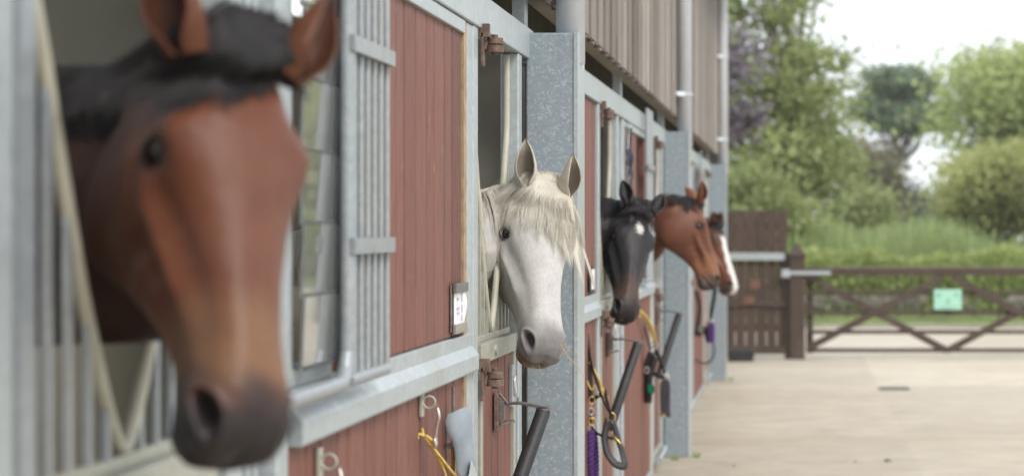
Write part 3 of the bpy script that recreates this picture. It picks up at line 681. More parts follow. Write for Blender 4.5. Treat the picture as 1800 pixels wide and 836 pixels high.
def displace(L, N):
    """muscle and bone relief on the head, in head coordinates; returns displaced points"""
    s, u, w = L.T; aw = np.abs(w); sg = np.sign(w)
    def g(c, r): return np.exp(-(((s-c[0])/r[0])**2+((u-c[1])/r[1])**2+((aw-c[2])/r[2])**2))
    d = np.zeros(len(L))
    d += .015*g((.150,-.022,.090), (.050,.026,.035))         # brow ridge
    d += .007*g((.212,-.078,.09), (.03,.014,.03))            # lower rim of the orbit
    d -= .008*g((.176,-.045,.095), (.020,.016,.03))          # eye socket
    d -= .011*g((.100,-.018,.075), (.024,.022,.035))         # hollow above the eye
    t = np.clip((s-.22)/.15, 0, 1); uc = -.092+.020*t        # facial crest
    on = sstep(.19,.25,s)*(1-sstep(.34,.43,s))*(aw > .025)
    d += .012*np.exp(-((u-uc)/.013)**2)*on
    d -= .009*np.exp(-((u-uc+.034)/.020)**2)*sstep(.24,.30,s)*(1-sstep(.40,.48,s))*(aw > .02)
    d -= .006*np.exp(-((u-uc-.034)/.018)**2)*on
    d += .008*g((.14,-.18,.08), (.085,.075,.05))             # cheek muscle
    d -= .007*g((.285,-.19,.06), (.03,.06,.04))
    d -= .006*g((.42,-.034,.048), (.07,.020,.03))            # hollow beside the nasal bone
    d += .004*g((.40,.0,.02),(.14,.012,.022))
    d += .004*g((.30,-.11,.06),(.012,.05,.03))-.003*g((.33,-.12,.06),(.012,.05,.03))
    # nostril: raised comma shaped rim around a deep slit
    c_ = ((u-NOS[1])-(aw-NOS[2]))/1.414; nd = ((u-NOS[1])+(aw-NOS[2]))/1.414
    a = (s-NOS[0])+.55*c_; b = c_-.25*(s-NOS[0])+6*(s-NOS[0])**2
    side = np.exp(-(nd/.035)**4)*sstep(.012, .024, aw)
    e = np.sqrt((a/.033)**2+(b/.0140)**2)
    d += .0055*np.exp(-((e-1.25)/.40)**2)*side
    nos = np.exp(-(e/.85)**4)*side
    um = -.090-.35*np.clip(.60-s, 0, .1)                 # mouth line
    ml = np.exp(-((u-um)/.0045)**2)*sstep(.475,.50,s)
    d -= .008*ml
    d += .004*np.exp(-((u-um-.016)/.012)**2)*sstep(.53,.57,s)
    d += .007*g((.560,-.142,.0),(.022,.02,.035))             # chin
    d -= .006*np.exp(-(aw/.012)**2)*sstep(.58,.60,s)*np.exp(-((u+.07)/.03)**2)
    o = L+N*d[:,None]
    o[:,2] -= sg*nos*.018; o[:,0] -= nos*.012; o[:,1] -= nos*.016
    return o, nos, ml
def ear_mesh(base, direc, opn, Lr=.155, W=.036):
    """cupped shell; coordinates local (s,u,w). returns verts, faces, inside mask"""
    d = np.array(direc, float); d /= np.linalg.norm(d); o = np.array(opn, float); o -= d*o.dot(d); o /= np.linalg.norm(o); q = np.cross(d, o)
    nt_, na = 22, 25; vs = []; ins = []
    tt = np.linspace(0, 1, nt_)
    R = np.interp(tt, [0,.12,.3,.5,.7,.85,.95,1], [.72,.82,1.,.98,.74,.46,.20,.03])*W
    spread = np.interp(tt, [0,.15,.35,.7,1], [3.05,2.75,2.2,1.9,1.6])
    for layer, off in ((0, 0.), (1, .0045)):
        for i, t in enumerate(tt):
            c = np.array(base)+d*Lr*t+o*(.010*math.sin(math.pi*t)-.018*t*t)-q*0
            for k in range(na):
                ph = (k/(na-1)*2-1)*spread[i]; r = max(R[i]-off, .0008)
                p = c+r*(-math.cos(ph)*o*1.0+math.sin(ph)*q*1.0)+(o*off*.2 if layer else 0)
                vs.append(p); ins.append(layer)
    fs = []
    for i in range(nt_-1):
        for k in range(na-1):
            a = i*na+k; fs.append((a, a+1, a+na+1, a+na)); a += nt_*na; fs.append((a+1, a, a+na, a+na+1))
    m = nt_*na
    for i in range(nt_-1):
        fs.append((i*na, i*na+na, m+i*na+na, m+i*na)); fs.append((i*na+na-1, m+i*na+na-1, m+i*na+2*na-1, i*na+2*na-1))
    for k in range(na-1): a = (nt_-1)*na+k; fs.append((a, a+1, m+a+1, m+a))
    return np.array(vs), fs, np.array(ins), np.repeat(np.tile(tt, 2), na)
def m_coat(name, rough=.47, sheen=.04, bump=.45, spec=.27):
    n = NT(name, rough, 0, spec)
    a = n.t.nodes.new('ShaderNodeVertexColor'); a.layer_name = 'coat'
    f = n.noise(1, 5, .7, vec=n.coord((170,170,45)))
    c = n.mix(1., a.outputs[0], n.ramp(f, [(.25,.86),(.75,1.12)]), 'MULTIPLY')
    c = n.mix(1., c, n.ramp(n.noise(16, 4), [(.3,.90),(.7,1.08)]), 'MULTIPLY')
    # veins and muscle under the skin
    vv = n.t.nodes.new('ShaderNodeTexVoronoi'); vv.feature = 'DISTANCE_TO_EDGE'; vv.inputs['Scale'].default_value = 7
    n.l(n.mix(.12, n.coord((1,1,.6)), n.noise(6, 2)), vv.inputs['Vector'])
    vein = n.ramp(vv.outputs['Distance'], [(0, 1.), (.05, .6), (.11, 0.)])
    hgt = n.math('ADD', n.math('MULTIPLY', f, .14), n.math('ADD', n.math('MULTIPLY', vein, .45), n.math('MULTIPLY', n.noise(13, 4, .6), 1.3)))
    n.col(c); n.bump(hgt, bump, .006)
    n.b.inputs['Sheen Weight'].default_value = sheen; n.b.inputs['Sheen Roughness'].default_value = .4
    return n.m
M['coat'] = m_coat('horse_coat'); M['coat_white'] = m_coat('pale_horse_coat', .7, .15, .6, .25)
n = NT('horse_eye', .06, 0, .5); n.col((.012,.008,.006)); M['eye'] = n.m
def m_hair(name, cols, rough=.45):
    n = NT(name, rough, 0, .5); g = n.t.nodes.new('ShaderNodeNewGeometry')
    n.col(n.ramp(g.outputs['Random Per Island'], [(0, cols[0]), (.5, cols[1]), (1, cols[2])])); return n.m
M['hair_black'] = m_hair('black_hair', [(.010,.009,.010), (.020,.018,.020), (.035,.030,.030)])
M['hair_cream'] = m_hair('cream_hair', [(.56,.51,.41), (.69,.65,.56), (.76,.74,.69)], .6)
M['whisker'] = m_hair('whiskers', [(.5,.42,.3), (.6,.55,.45), (.3,.26,.2)], .5)

def smooth_remesh(vs, fs, voxel, iters):
    me = bpy.data.meshes.new('tmp'); me.from_pydata(vs.tolist(), [], fs); me.update()
    ob = bpy.data.objects.new('tmp', me); COL.objects.link(ob)
    m = ob.modifiers.new('r', 'REMESH'); m.mode = 'VOXEL'; m.voxel_size = voxel
    s_ = ob.modifiers.new('s', 'SMOOTH'); s_.factor = .5; s_.iterations = iters
    dg = bpy.context.evaluated_depsgraph_get(); ev = ob.evaluated_get(dg); m2 = bpy.data.meshes.new_from_object(ev)
    nv = len(m2.vertices); v = np.empty(nv*3); m2.vertices.foreach_get('co', v); v = v.reshape(-1,3)
    nn = np.empty(nv*3); m2.vertices.foreach_get('normal', nn); nn = nn.reshape(-1,3)
    f = [tuple(p.vertices) for p in m2.polygons]
    bpy.data.objects.remove(ob); bpy.data.meshes.remove(me); bpy.data.meshes.remove(m2)
    return v, nn, f
def strand_mesh(name, lines, rad, mat, parent, seg=3):
    P_ = np.array(lines, float); n_, m_, _ = P_.shape          # strands of equal point counts, all tubes at once
    T = np.gradient(P_, axis=1); T /= np.linalg.norm(T, axis=2, keepdims=True)+1e-9
    ref = np.cross(T[:, :1], np.array((.31,.77,.55))); ref /= np.linalg.norm(ref, axis=2, keepdims=True)+1e-9
    U = ref-T*(T*ref).sum(2, keepdims=True); U /= np.linalg.norm(U, axis=2, keepdims=True)+1e-9; W_ = np.cross(T, U)
    rr = (rad*(1-.75*np.linspace(0, 1, m_)**2))[None, :, None]
    V = np.stack([P_+rr*(math.cos(2*math.pi*k/seg)*U+math.sin(2*math.pi*k/seg)*W_) for k in range(seg)], 2).reshape(-1, 3)
    i_ = np.arange(n_)[:, None, None]*m_*seg; j_ = np.arange(m_-1)[None, :, None]*seg; k_ = np.arange(seg)[None, None, :]; k2 = (k_+1) % seg
    Fq = np.stack([i_+j_+k_, i_+j_+k2, i_+j_+seg+k2, i_+j_+seg+k_], 3).reshape(-1)
    nf = len(Fq)//4; o0 = ORIG[parent.name]
    me = bpy.data.meshes.new(name); me.vertices.add(len(V)); me.vertices.foreach_set('co', (V-o0).ravel()); me.loops.add(len(Fq)); me.loops.foreach_set('vertex_index', Fq)
    me.polygons.add(nf); me.polygons.foreach_set('loop_start', np.arange(nf)*4); me.polygons.foreach_set('use_smooth', np.ones(nf, bool)); me.update(calc_edges=True); me.materials.append(mat)
    o = bpy.data.objects.new(name, me); COL.objects.link(o); o.parent = parent; ORIG[o.name] = o0
    return o

def horse(poll, nose, theta, roll_fix, yc, label, coatf, hair_mat, coat_mat, ears, voxel=.0045, dim=None,
          forelock=None, mane=None, neckpts=None, seed=1, whiskers=False, neck_r=1.0, au=1.08, aw=1.08, ear_s=.014, ear_l=.155, ear_w=.034, ear_tips=None, jaw=1.07, relief=1., ear_off=0., ear_b=.056):
    r = np.random.default_rng(seed)
    poll = np.array(poll); nose = np.array(nose); n_ = nose-poll; Lh = np.linalg.norm(n_)/.60; n_ /= np.linalg.norm(n_)
    th = math.radians(theta); u_ = np.array((math.sin(th), -math.cos(th), 0)); u_ -= n_*u_.dot(n_); u_ /= np.linalg.norm(u_)
    w_ = np.cross(n_, u_)          # +w: for a horse facing the camera this is image left or right
    B = np.stack([n_, u_, w_])     # rows
    AS = np.array((1., au, aw))
    def toW(L): return poll+(np.asarray(L)*AS*Lh)@B
    def toL(Wp): return ((np.asarray(Wp)-poll)@B.T)/Lh/AS
    o0 = np.array((-2.2, yc, 0.012))
    # head + neck
    hv, hf = loft(head_rings(jaw)); hv = toW(hv)
    if np.dot(np.cross(n_, u_), w_) < 0: hf = [f[::-1] for f in hf]
    c0 = toW((.07,-.115,0)); c1 = toW((.015,-.185,0)); 
    pts = [(c0, .090*Lh, .062*Lh), (c1, .118*Lh, .072*Lh)]+[(np.array(p), a, b_) for p, a, b_ in neckpts]
    cen = spline([p[0] for p in pts], 8); ra = np.interp(np.linspace(0, len(pts)-1, len(cen)), range(len(pts)), [p[1] for p in pts])*neck_r
    rb = np.interp(np.linspace(0, len(pts)-1, len(cen)), range(len(pts)), [p[2] for p in pts])*neck_r
    rings = []; frames = []
    for i, c in enumerate(cen):
        t = cen[min(i+1, len(cen)-1)]-cen[max(i-1, 0)]; t /= np.linalg.norm(t)
        q = i/(len(cen)-1); up = np.array((0,0,1.))*min(1, .45+q*2)+(-n_)*max(0, .55-q*2)
        up -= t*up.dot(t); up /= np.linalg.norm(up); si = np.cross(t, up); frames.append((c, up, si, ra[i], rb[i], t))
        ring = []
        for k in range(28):
            a = 2*math.pi*k/28; ca, sa = math.cos(a), math.sin(a)
            nar = 1-.45*max(0, ca)**1.5     # crest is narrower
            ring.append(c+up*ca*ra[i]+si*sa*rb[i]*nar)
        rings.append(np.array(ring))
    nv, nf = loft(rings)
    # close the end inside the trunk
    allv = np.concatenate([hv, nv]); allf = hf+[tuple(i+len(hv) for i in f) for f in nf]
    v, N, f = smooth_remesh(allv, allf, voxel, 9)
    L = toL(v); NL = N@B.T
    near = sstep(-.05, .02, L[:,0])*(np.abs(L[:,2]) < .2)*(L[:,1] > -.36)*(L[:,1] < .12)
    D, nos, ml = displace(L, NL)
    D = L+(D-L)*near[:,None]*(relief+(1-relief)*np.clip(nos+ml+sstep(.45,.5,L[:,0]),0,1))[:,None]; nos = nos*near; ml = ml*near
    v = toW(D)
    info = dict(s=D[:,0], u=D[:,1], w=D[:,2], nos=nos, ml=ml, ear=np.zeros(len(v)), head=near, world=v, eart=np.zeros(len(v)))
    # ears
    if ear_tips: ears = [((toL(tp)-np.array((ear_s, .012, sg*ear_b+ear_off)))*AS, e_[1]) for sg, tp, e_ in zip((-1, 1), ear_tips, ears)]
    V = [v]; Fc = list(f); cnt = len(v); infos = [info]
    for sg, (dr, op) in zip((-1, 1), ears):
        ev, ef, ins, et = ear_mesh((ear_s, .012, sg*ear_b+ear_off), dr, op, ear_l, ear_w)
        e = toW(ev); V.append(e); Fc += [tuple(i+cnt for i in q) for q in ef]; cnt += len(e)
        infos.append(dict(s=ev[:,0], u=ev[:,1], w=ev[:,2], nos=np.zeros(len(e)), ml=np.zeros(len(e)), ear=1.+ins, head=np.ones(len(e)), world=e, eart=et))
    # trunk and legs inside the stall
    tb = MB(); last = cen[-1]
    rings = []
    for (x, zc_, ry, rz) in ((-1.30,1.22,.05,.07),(-1.36,1.18,.17,.21),(-1.55,1.17,.24,.28),(-1.9,1.16,.27,.32),(-2.4,1.14,.30,.33),(-2.85,1.17,.29,.32),(-3.15,1.2,.26,.29),(-3.4,1.2,.17,.2),(-3.47,1.2,.04,.06)):
        rings.append(np.array([(x, yc+ry*math.sin(a), zc_+rz*math.cos(a)) for a in np.linspace(0, 2*math.pi, 24, endpoint=False)]))
    lv, lf = loft(rings); tb.add(lv, lf)
    for x, front in ((-1.58, 1), (-3.15, 0)):
        for sy in (-1, 1):
            y = yc+sy*.15
            pl = [(x,y,1.12),(x+.03,y,.86),(x+.02,y,.52),(x+.02,y,.46),(x+.01,y,.25),(x+.02,y,.14),(x+.07,y,.07),(x+.08,y,.012)] if front else [(x,y,1.15),(x+.10,y,.86),(x-.08,y,.56),(x-.10,y,.50),(x-.05,y,.26),(x-.03,y,.14),(x+.02,y,.07),(x+.03,y,.012)]
            tb.tube(spline(pl, 4), list(np.interp(np.linspace(0,1,29), [0,.2,.4,.45,.62,.75,.88,1], [.15,.085,.05,.052,.034,.042,.05,.062])), 12)
    bv = np.concatenate(tb.v); V.append(bv); Fc += [tuple(i+cnt for i in q) for q in tb.f]; bl = toL(bv)
    infos.append(dict(s=bl[:,0]*0-1, u=bl[:,1]*0-1, w=bl[:,2]*0, nos=np.zeros(len(bv)), ml=np.zeros(len(bv)), ear=np.zeros(len(bv)), head=np.zeros(len(bv)), world=bv, eart=np.zeros(len(bv))))
    V = np.concatenate(V); I = {k: np.concatenate([q[k] for q in infos]) for k in info}
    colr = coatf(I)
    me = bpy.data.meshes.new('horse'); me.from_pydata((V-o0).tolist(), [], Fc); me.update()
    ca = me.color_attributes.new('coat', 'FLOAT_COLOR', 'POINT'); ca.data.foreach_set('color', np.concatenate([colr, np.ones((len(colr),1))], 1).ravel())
    me.materials.append(coat_mat); me.polygons.foreach_set('use_smooth', np.ones(len(me.polygons), bool))
    ob = bpy.data.objects.new('horse', me); COL.objects.link(ob); ob.location = o0; ORIG[ob.name] = o0
    tag(ob, label, 'horse', 'horses looking out over their doors')
    bvh = BVHTree.FromPolygons([Vector(p) for p in v], f)
    # eyes with lids
    Re = .0255
    for sg in (-1, 1):
        eo = np.array((.10, .42, sg*.90)); eo /= np.linalg.norm(eo); et = np.array((1., -.22, 0)); et -= eo*et.dot(eo); et /= np.linalg.norm(et); en = np.cross(eo, et); en *= np.sign(en[1])
        src = toW(np.array((EYE[0], EYE[1], sg*EYE[2]))+eo*.15); hit = bvh.ray_cast(Vector(src), Vector(-(eo@B)))
        ec = toL(np.array(hit[0]))-eo*Re*.50
        b = MB(); b.sphere((0,0,0), Re*Lh, 24, 16); b.v[0] = b.v[0]+toW(ec); b.build('eye', M['eye'], ob, smooth=True)
        lid = MB(); na, ne = 17, 7
        for up_ in (1, -1):
            vs = []
            for ia in range(na):
                az_ = math.radians(-72+144*ia/(na-1)); arc = math.cos(az_*1.25)
                e0 = math.radians(38*arc if up_ > 0 else 30*arc)*up_
                for ie in range(ne):
                    tt_ = ie/(ne-1); el_ = e0+(math.radians(88)*up_-e0)*tt_
                    rr_ = Re*(1.03+(.16*math.sin(math.pi*min(1, tt_*3.2+.15)) if tt_ < .3 else .10))
                    p = ec+rr_*(eo*math.cos(el_)*math.cos(az_)+et*math.cos(el_)*math.sin(az_)+en*math.sin(el_))
                    vs.append(toW(p))
            fs = [(i_*ne+k_, i_*ne+k_+1, (i_+1)*ne+k_+1, (i_+1)*ne+k_) for i_ in range(na-1) for k_ in range(ne-1)]
            lid.add(vs, fs)
        lid.build('eyelids', lidmat(coatf), ob, smooth=True)
        if False:
            lash = []
            for t in np.linspace(-35, 40, 5):
                az_ = math.radians(t); e0 = math.radians(34*math.cos(az_*1.25)); dr_ = eo*math.cos(e0)*math.cos(az_)+et*math.cos(e0)*math.sin(az_)+en*math.sin(e0)
                p = ec+dr_*Re*1.12; q = p+eo*.009+en*.004+et*.003*r.normal(); q2 = q+eo*.008-en*.001+et*.003; lash.append([toW(p), toW(q), toW(q2)])
            strand_mesh('eyelashes', lash, .0006, M['whisker'], ob)
    def drape(p, off):
        hit = bvh.find_nearest(Vector(p))
        if hit[0] is None: return p
        q, nn = np.array(hit[0]), np.array(hit[1]); d = np.dot(np.array(p)-q, nn)
        if d < off: return np.array(p)+nn*(off-d)
        return np.array(p)
    if forelock:
        lines = []; nl = forelock['locks']
        for k_ in range(nl):
            s0 = r.uniform(-.035, .035); w0 = r.normal(0, forelock.get('w0', .022)); dst = forelock['spread']*w0+forelock.get('side', 0)*r.uniform(.4, 1.3)+r.normal()*.010
            sidefac = 1+forelock.get('longside', 0)*np.clip((w0+dst)/.08, -1, 1)
            Lk = forelock['len']*r.uniform(.55, 1.1)*sidefac; th0 = r.uniform(.001, forelock.get('thick', .014)); ph = r.uniform(0, 6.28); wav = r.uniform(.001, .005); ww = r.uniform(.006, .014); tip = r.uniform(.2, .7)
            for i in range(forelock['per']):
                da, db = r.normal(), r.normal(); L_ = Lk*r.uniform(.80, 1.06); pl = []
                fr_ = r.normal()*.004*forelock.get('frizz', 1)
                for t in np.linspace(0, 1, 11):
                    s = s0+db*.006+L_*(t**1.05); wv = w0+dst*(t**.85)+wav*math.sin(ph+t*8)+da*ww*(.7+.6*t-(1.3-tip)*t**2.5)+fr_*t*t
                    uu = (.03+.022*math.sin(math.pi*min(1, t*2.2))*forelock.get('puff', 1)*(1-t) if t < .45 else .02)-max(0, abs(wv)-.05)*1.1
                    pl.append(drape(toW((s, uu, wv)), (th0+abs(db)*.0015)*(1-.3*t)))
                lines.append(pl)
        strand_mesh('forelock', lines, forelock.get('rad', .0008), hair_mat, ob)
    if mane:
        lines = []; nfm = len(frames)
        for k_ in range(mane['locks']):
            q = r.uniform(mane.get('t0', .0), mane['t1']); fi = min(int(q*nfm), nfm-1); c, up, si, a_, b_, t = frames[fi]
            si = si*mane.get('sgn', 1)
            Lk = mane['len']*r.uniform(.6, 1.15); ph = r.uniform(0, 6.28); th_ = r.uniform(.001, .012); dr_ = r.normal()*.02+mane.get('drift', 0)
            for i in range(mane['per']):
                da, db = r.normal(), r.normal(); L_ = Lk*r.uniform(.8, 1.05); root = c+up*a_*.98+t*da*.012+si*db*.004; pl = []
                for k in np.linspace(0, 1, 10):
                    sid = si*(.075*min(1, k*1.6)**.7)
                    p = root+up*.016*math.sin(math.pi*min(1, k*1.8))*mane.get('lift', 1)*(1 if k < .56 else 0)+sid-np.array((0,0,1.))*L_*max(0, k-.12)**1.1+t*(dr_*k-da*.007*k*k+.004*math.sin(ph+k*6))
                    pl.append(drape(p, th_+abs(db)*.001))
                lines.append(pl)
        strand_mesh('mane', lines, mane.get('rad', .0010), hair_mat, ob)
    if whiskers:
        lines = []
        for i in range(46):
            p = np.array((r.uniform(.53, .61), r.uniform(-.135, -.09), r.normal(0, .026))); q = drape(toW(p), .0)
            nn = np.array(bvh.find_nearest(Vector(q))[1]); pt = np.array(bvh.find_nearest(Vector(q))[0]); d = nn*.6+n_*.6+r.normal(size=3)*.25; l_ = r.uniform(.012, .045)
            lines.append([pt-nn*.002, pt+d*l_*.5, pt+d*l_+np.array((0,0,-.2*l_))])
        strand_mesh('whiskers', lines, .0005, M['whisker'], ob)
    return ob, toW, bvh
LIDS = {}
def lidmat(f):
    k = f.__name__
    if k not in LIDS: LIDS[k] = simple('eyelid_skin', {'coat_white': (.11,.095,.085)}.get(k, (.03,.02,.017)), .5, 0, .2, 60, .2)
    return LIDS[k]
def mixc(a, b, t): return a*(1-t[:,None])+np.array(b)*t[:,None]
def wob(I, k=9., amp=.02):   # irregular edges for markings
    return amp*(np.sin(I['s']*k*7+I['w']*31)*.5+np.sin(I['w']*k*11-I['u']*40+1)*.5)
def coat_bay(I):
    s, u, w, hd = I['s'], I['u'], I['w'], I['head']; aw = np.abs(w); q = wob(I)
    c = np.tile(np.array((.125,.040,.019)), (len(s),1))
    c = mixc(c, (.045,.017,.012), (1-hd)*.95)  # dark neck: the shade inside the stall is put into the coat colour
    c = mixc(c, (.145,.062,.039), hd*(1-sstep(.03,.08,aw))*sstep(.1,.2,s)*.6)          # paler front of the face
    c = mixc(c, (.048,.017,.008), hd*sstep(-.06,-.17,u)*(1-sstep(.22,.42,s))*.85)  # cheek side darkened, its shade painted into the coat
    c = mixc(c, (.022,.010,.008), sstep(-.265,-.325,u)*.9)  # stall shade painted on the neck behind the jaw
    c = mixc(c, (.21,.115,.062), hd*sstep(.36,.46,s+q)*(1-sstep(.50,.56,s))*.65)       # mealy band over the muzzle
    c = mixc(c, (.032,.026,.027), hd*sstep(.475,.555,s+q-u*.35-.02))                   # dark muzzle
    c = mixc(c, (.035,.022,.018), hd*np.exp(-(((s-EYE[0])/.034)**2+((u-EYE[1])/.028)**2))*(aw > .05)*.9)
    c = mixc(c, (.012,.008,.008), np.clip(I['nos']*1.2, 0, 1)); c = mixc(c, (.015,.01,.01), np.clip(I['ml'], 0, 1)*.8)
    c = mixc(c, (.10,.038,.02), (I['ear'] > 0)*.75); c = mixc(c, (.055,.022,.014), (I['ear'] > 1.5)*.6); c = mixc(c, (.02,.012,.01), (I['ear'] > 0)*sstep(.78,1.,I['eart'])*.8)
    return c
def coat_white(I):
    s, u, w, hd = I['s'], I['u'], I['w'], I['head']; aw = np.abs(w); q = wob(I)
    c = np.tile(np.array((.50,.485,.465)), (len(s),1))
    c = mixc(c, (.50,.45,.34), (1-hd)); c = mixc(c, (.30,.265,.20), hd*sstep(-.085,-.20,u)*(1-sstep(.34,.46,s))*.85)  # grey-brown shading of the cheek side is put into the coat colour
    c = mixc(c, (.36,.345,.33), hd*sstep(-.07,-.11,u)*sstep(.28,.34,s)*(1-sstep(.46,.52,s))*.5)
    c = mixc(c, (.145,.135,.14), hd*sstep(.48,.570,s+q*.7+np.abs(w)*.3)*.85)
    c = mixc(c, (.21,.165,.10), hd*sstep(.53,.585,s)*sstep(-.070,-.090,u)*.9)
    c = mixc(c, (.09,.08,.075), hd*np.exp(-(((s-EYE[0])/.026)**2+((u-EYE[1])/.019)**2))*(aw > .05)*.85)
    c = mixc(c, (.09,.078,.078), np.clip(I['nos']*1.2, 0, 1)); c = mixc(c, (.10,.08,.06), np.clip(I['ml'], 0, 1)*.8)
    c = mixc(c, (.50,.46,.39), (I['ear'] > 0)*.9); c = mixc(c, (.22,.19,.15), (I['ear'] > 1.5)*(1-sstep(.6,.95,I['eart']))*.9); c = mixc(c, (.07,.05,.035), (I['ear'] > 0)*sstep(.90,1.,I['eart'])*.9)
    return c
def coat_black(I):
    s, u, w, hd = I['s'], I['u'], I['w'], I['head']; aw = np.abs(w); q = wob(I)
    c = np.tile(np.array((.020,.018,.020)), (len(s),1))
    c = mixc(c, (.075,.042,.032), hd*sstep(.36,.46,s+q)*(1-sstep(.52,.57,s))*.8)
    c = mixc(c, (.62,.60,.56), hd*(u > -.03)*(1-sstep(.55,1.25, np.sqrt(((s-.130)/.034)**2+((w+.004)/.020)**2)+.22*np.sin(s*310)+.18*np.sin(w*420+s*150)))*.9)
    c = mixc(c, (.025,.02,.02), hd*sstep(.50,.56,s)); c = mixc(c, (.30,.25,.16), hd*sstep(.55,.59,s)*sstep(-.105,-.122,u)*.6)
    c = mixc(c, (.008,.008,.008), np.clip(I['nos']*1.2, 0, 1))
    return c
def coat_brown(I):
    s, u, w, hd = I['s'], I['u'], I['w'], I['head']; q = wob(I); aw = np.abs(w)
    c = np.tile(np.array((.145,.056,.032)), (len(s),1)); c = mixc(c, (.15,.055,.035), (1-hd)*.5)
    c = mixc(c, (.30,.14,.07), hd*sstep(.33,.45,s+q)*.5); c = mixc(c, (.07,.055,.05), hd*sstep(.48,.57,s+q-u*.3-.02))
    c = mixc(c, (.02,.015,.014), hd*np.exp(-(((s-EYE[0])/.03)**2+((u-EYE[1])/.024)**2))*(aw > .05)*.9)
    c = mixc(c, (.012,.008,.008), np.clip(I['nos']*1.2, 0, 1)); c = mixc(c, (.26,.10,.045), (I['ear'] > 0)*.6); c = mixc(c, (.03,.015,.011), (I['ear'] > 0)*sstep(.85,1.,I['eart']))
    return c
def coat_blaze(I):
    s, u, w, hd = I['s'], I['u'], I['w'], I['head']; q = wob(I); aw = np.abs(w)
    c = np.tile(np.array((.15,.056,.030)), (len(s),1)); c = mixc(c, (.05,.03,.024), hd*sstep(-.06,-.02,u)*(1-sstep(.20,.27,s))*.6)
    c = mixc(c, (.075,.05,.045), hd*sstep(.50,.57,s+q))
    bl = hd*sstep(.14,.17,s)*(1-sstep(.036,.044, aw+q*.35))*(u > -.09)
    c = mixc(c, (.68,.66,.63), bl); c = mixc(c, (.012,.008,.008), np.clip(I['nos']*1.2, 0, 1)); c = mixc(c, (.17,.07,.035), (I['ear'] > 0)*.5)
    return c
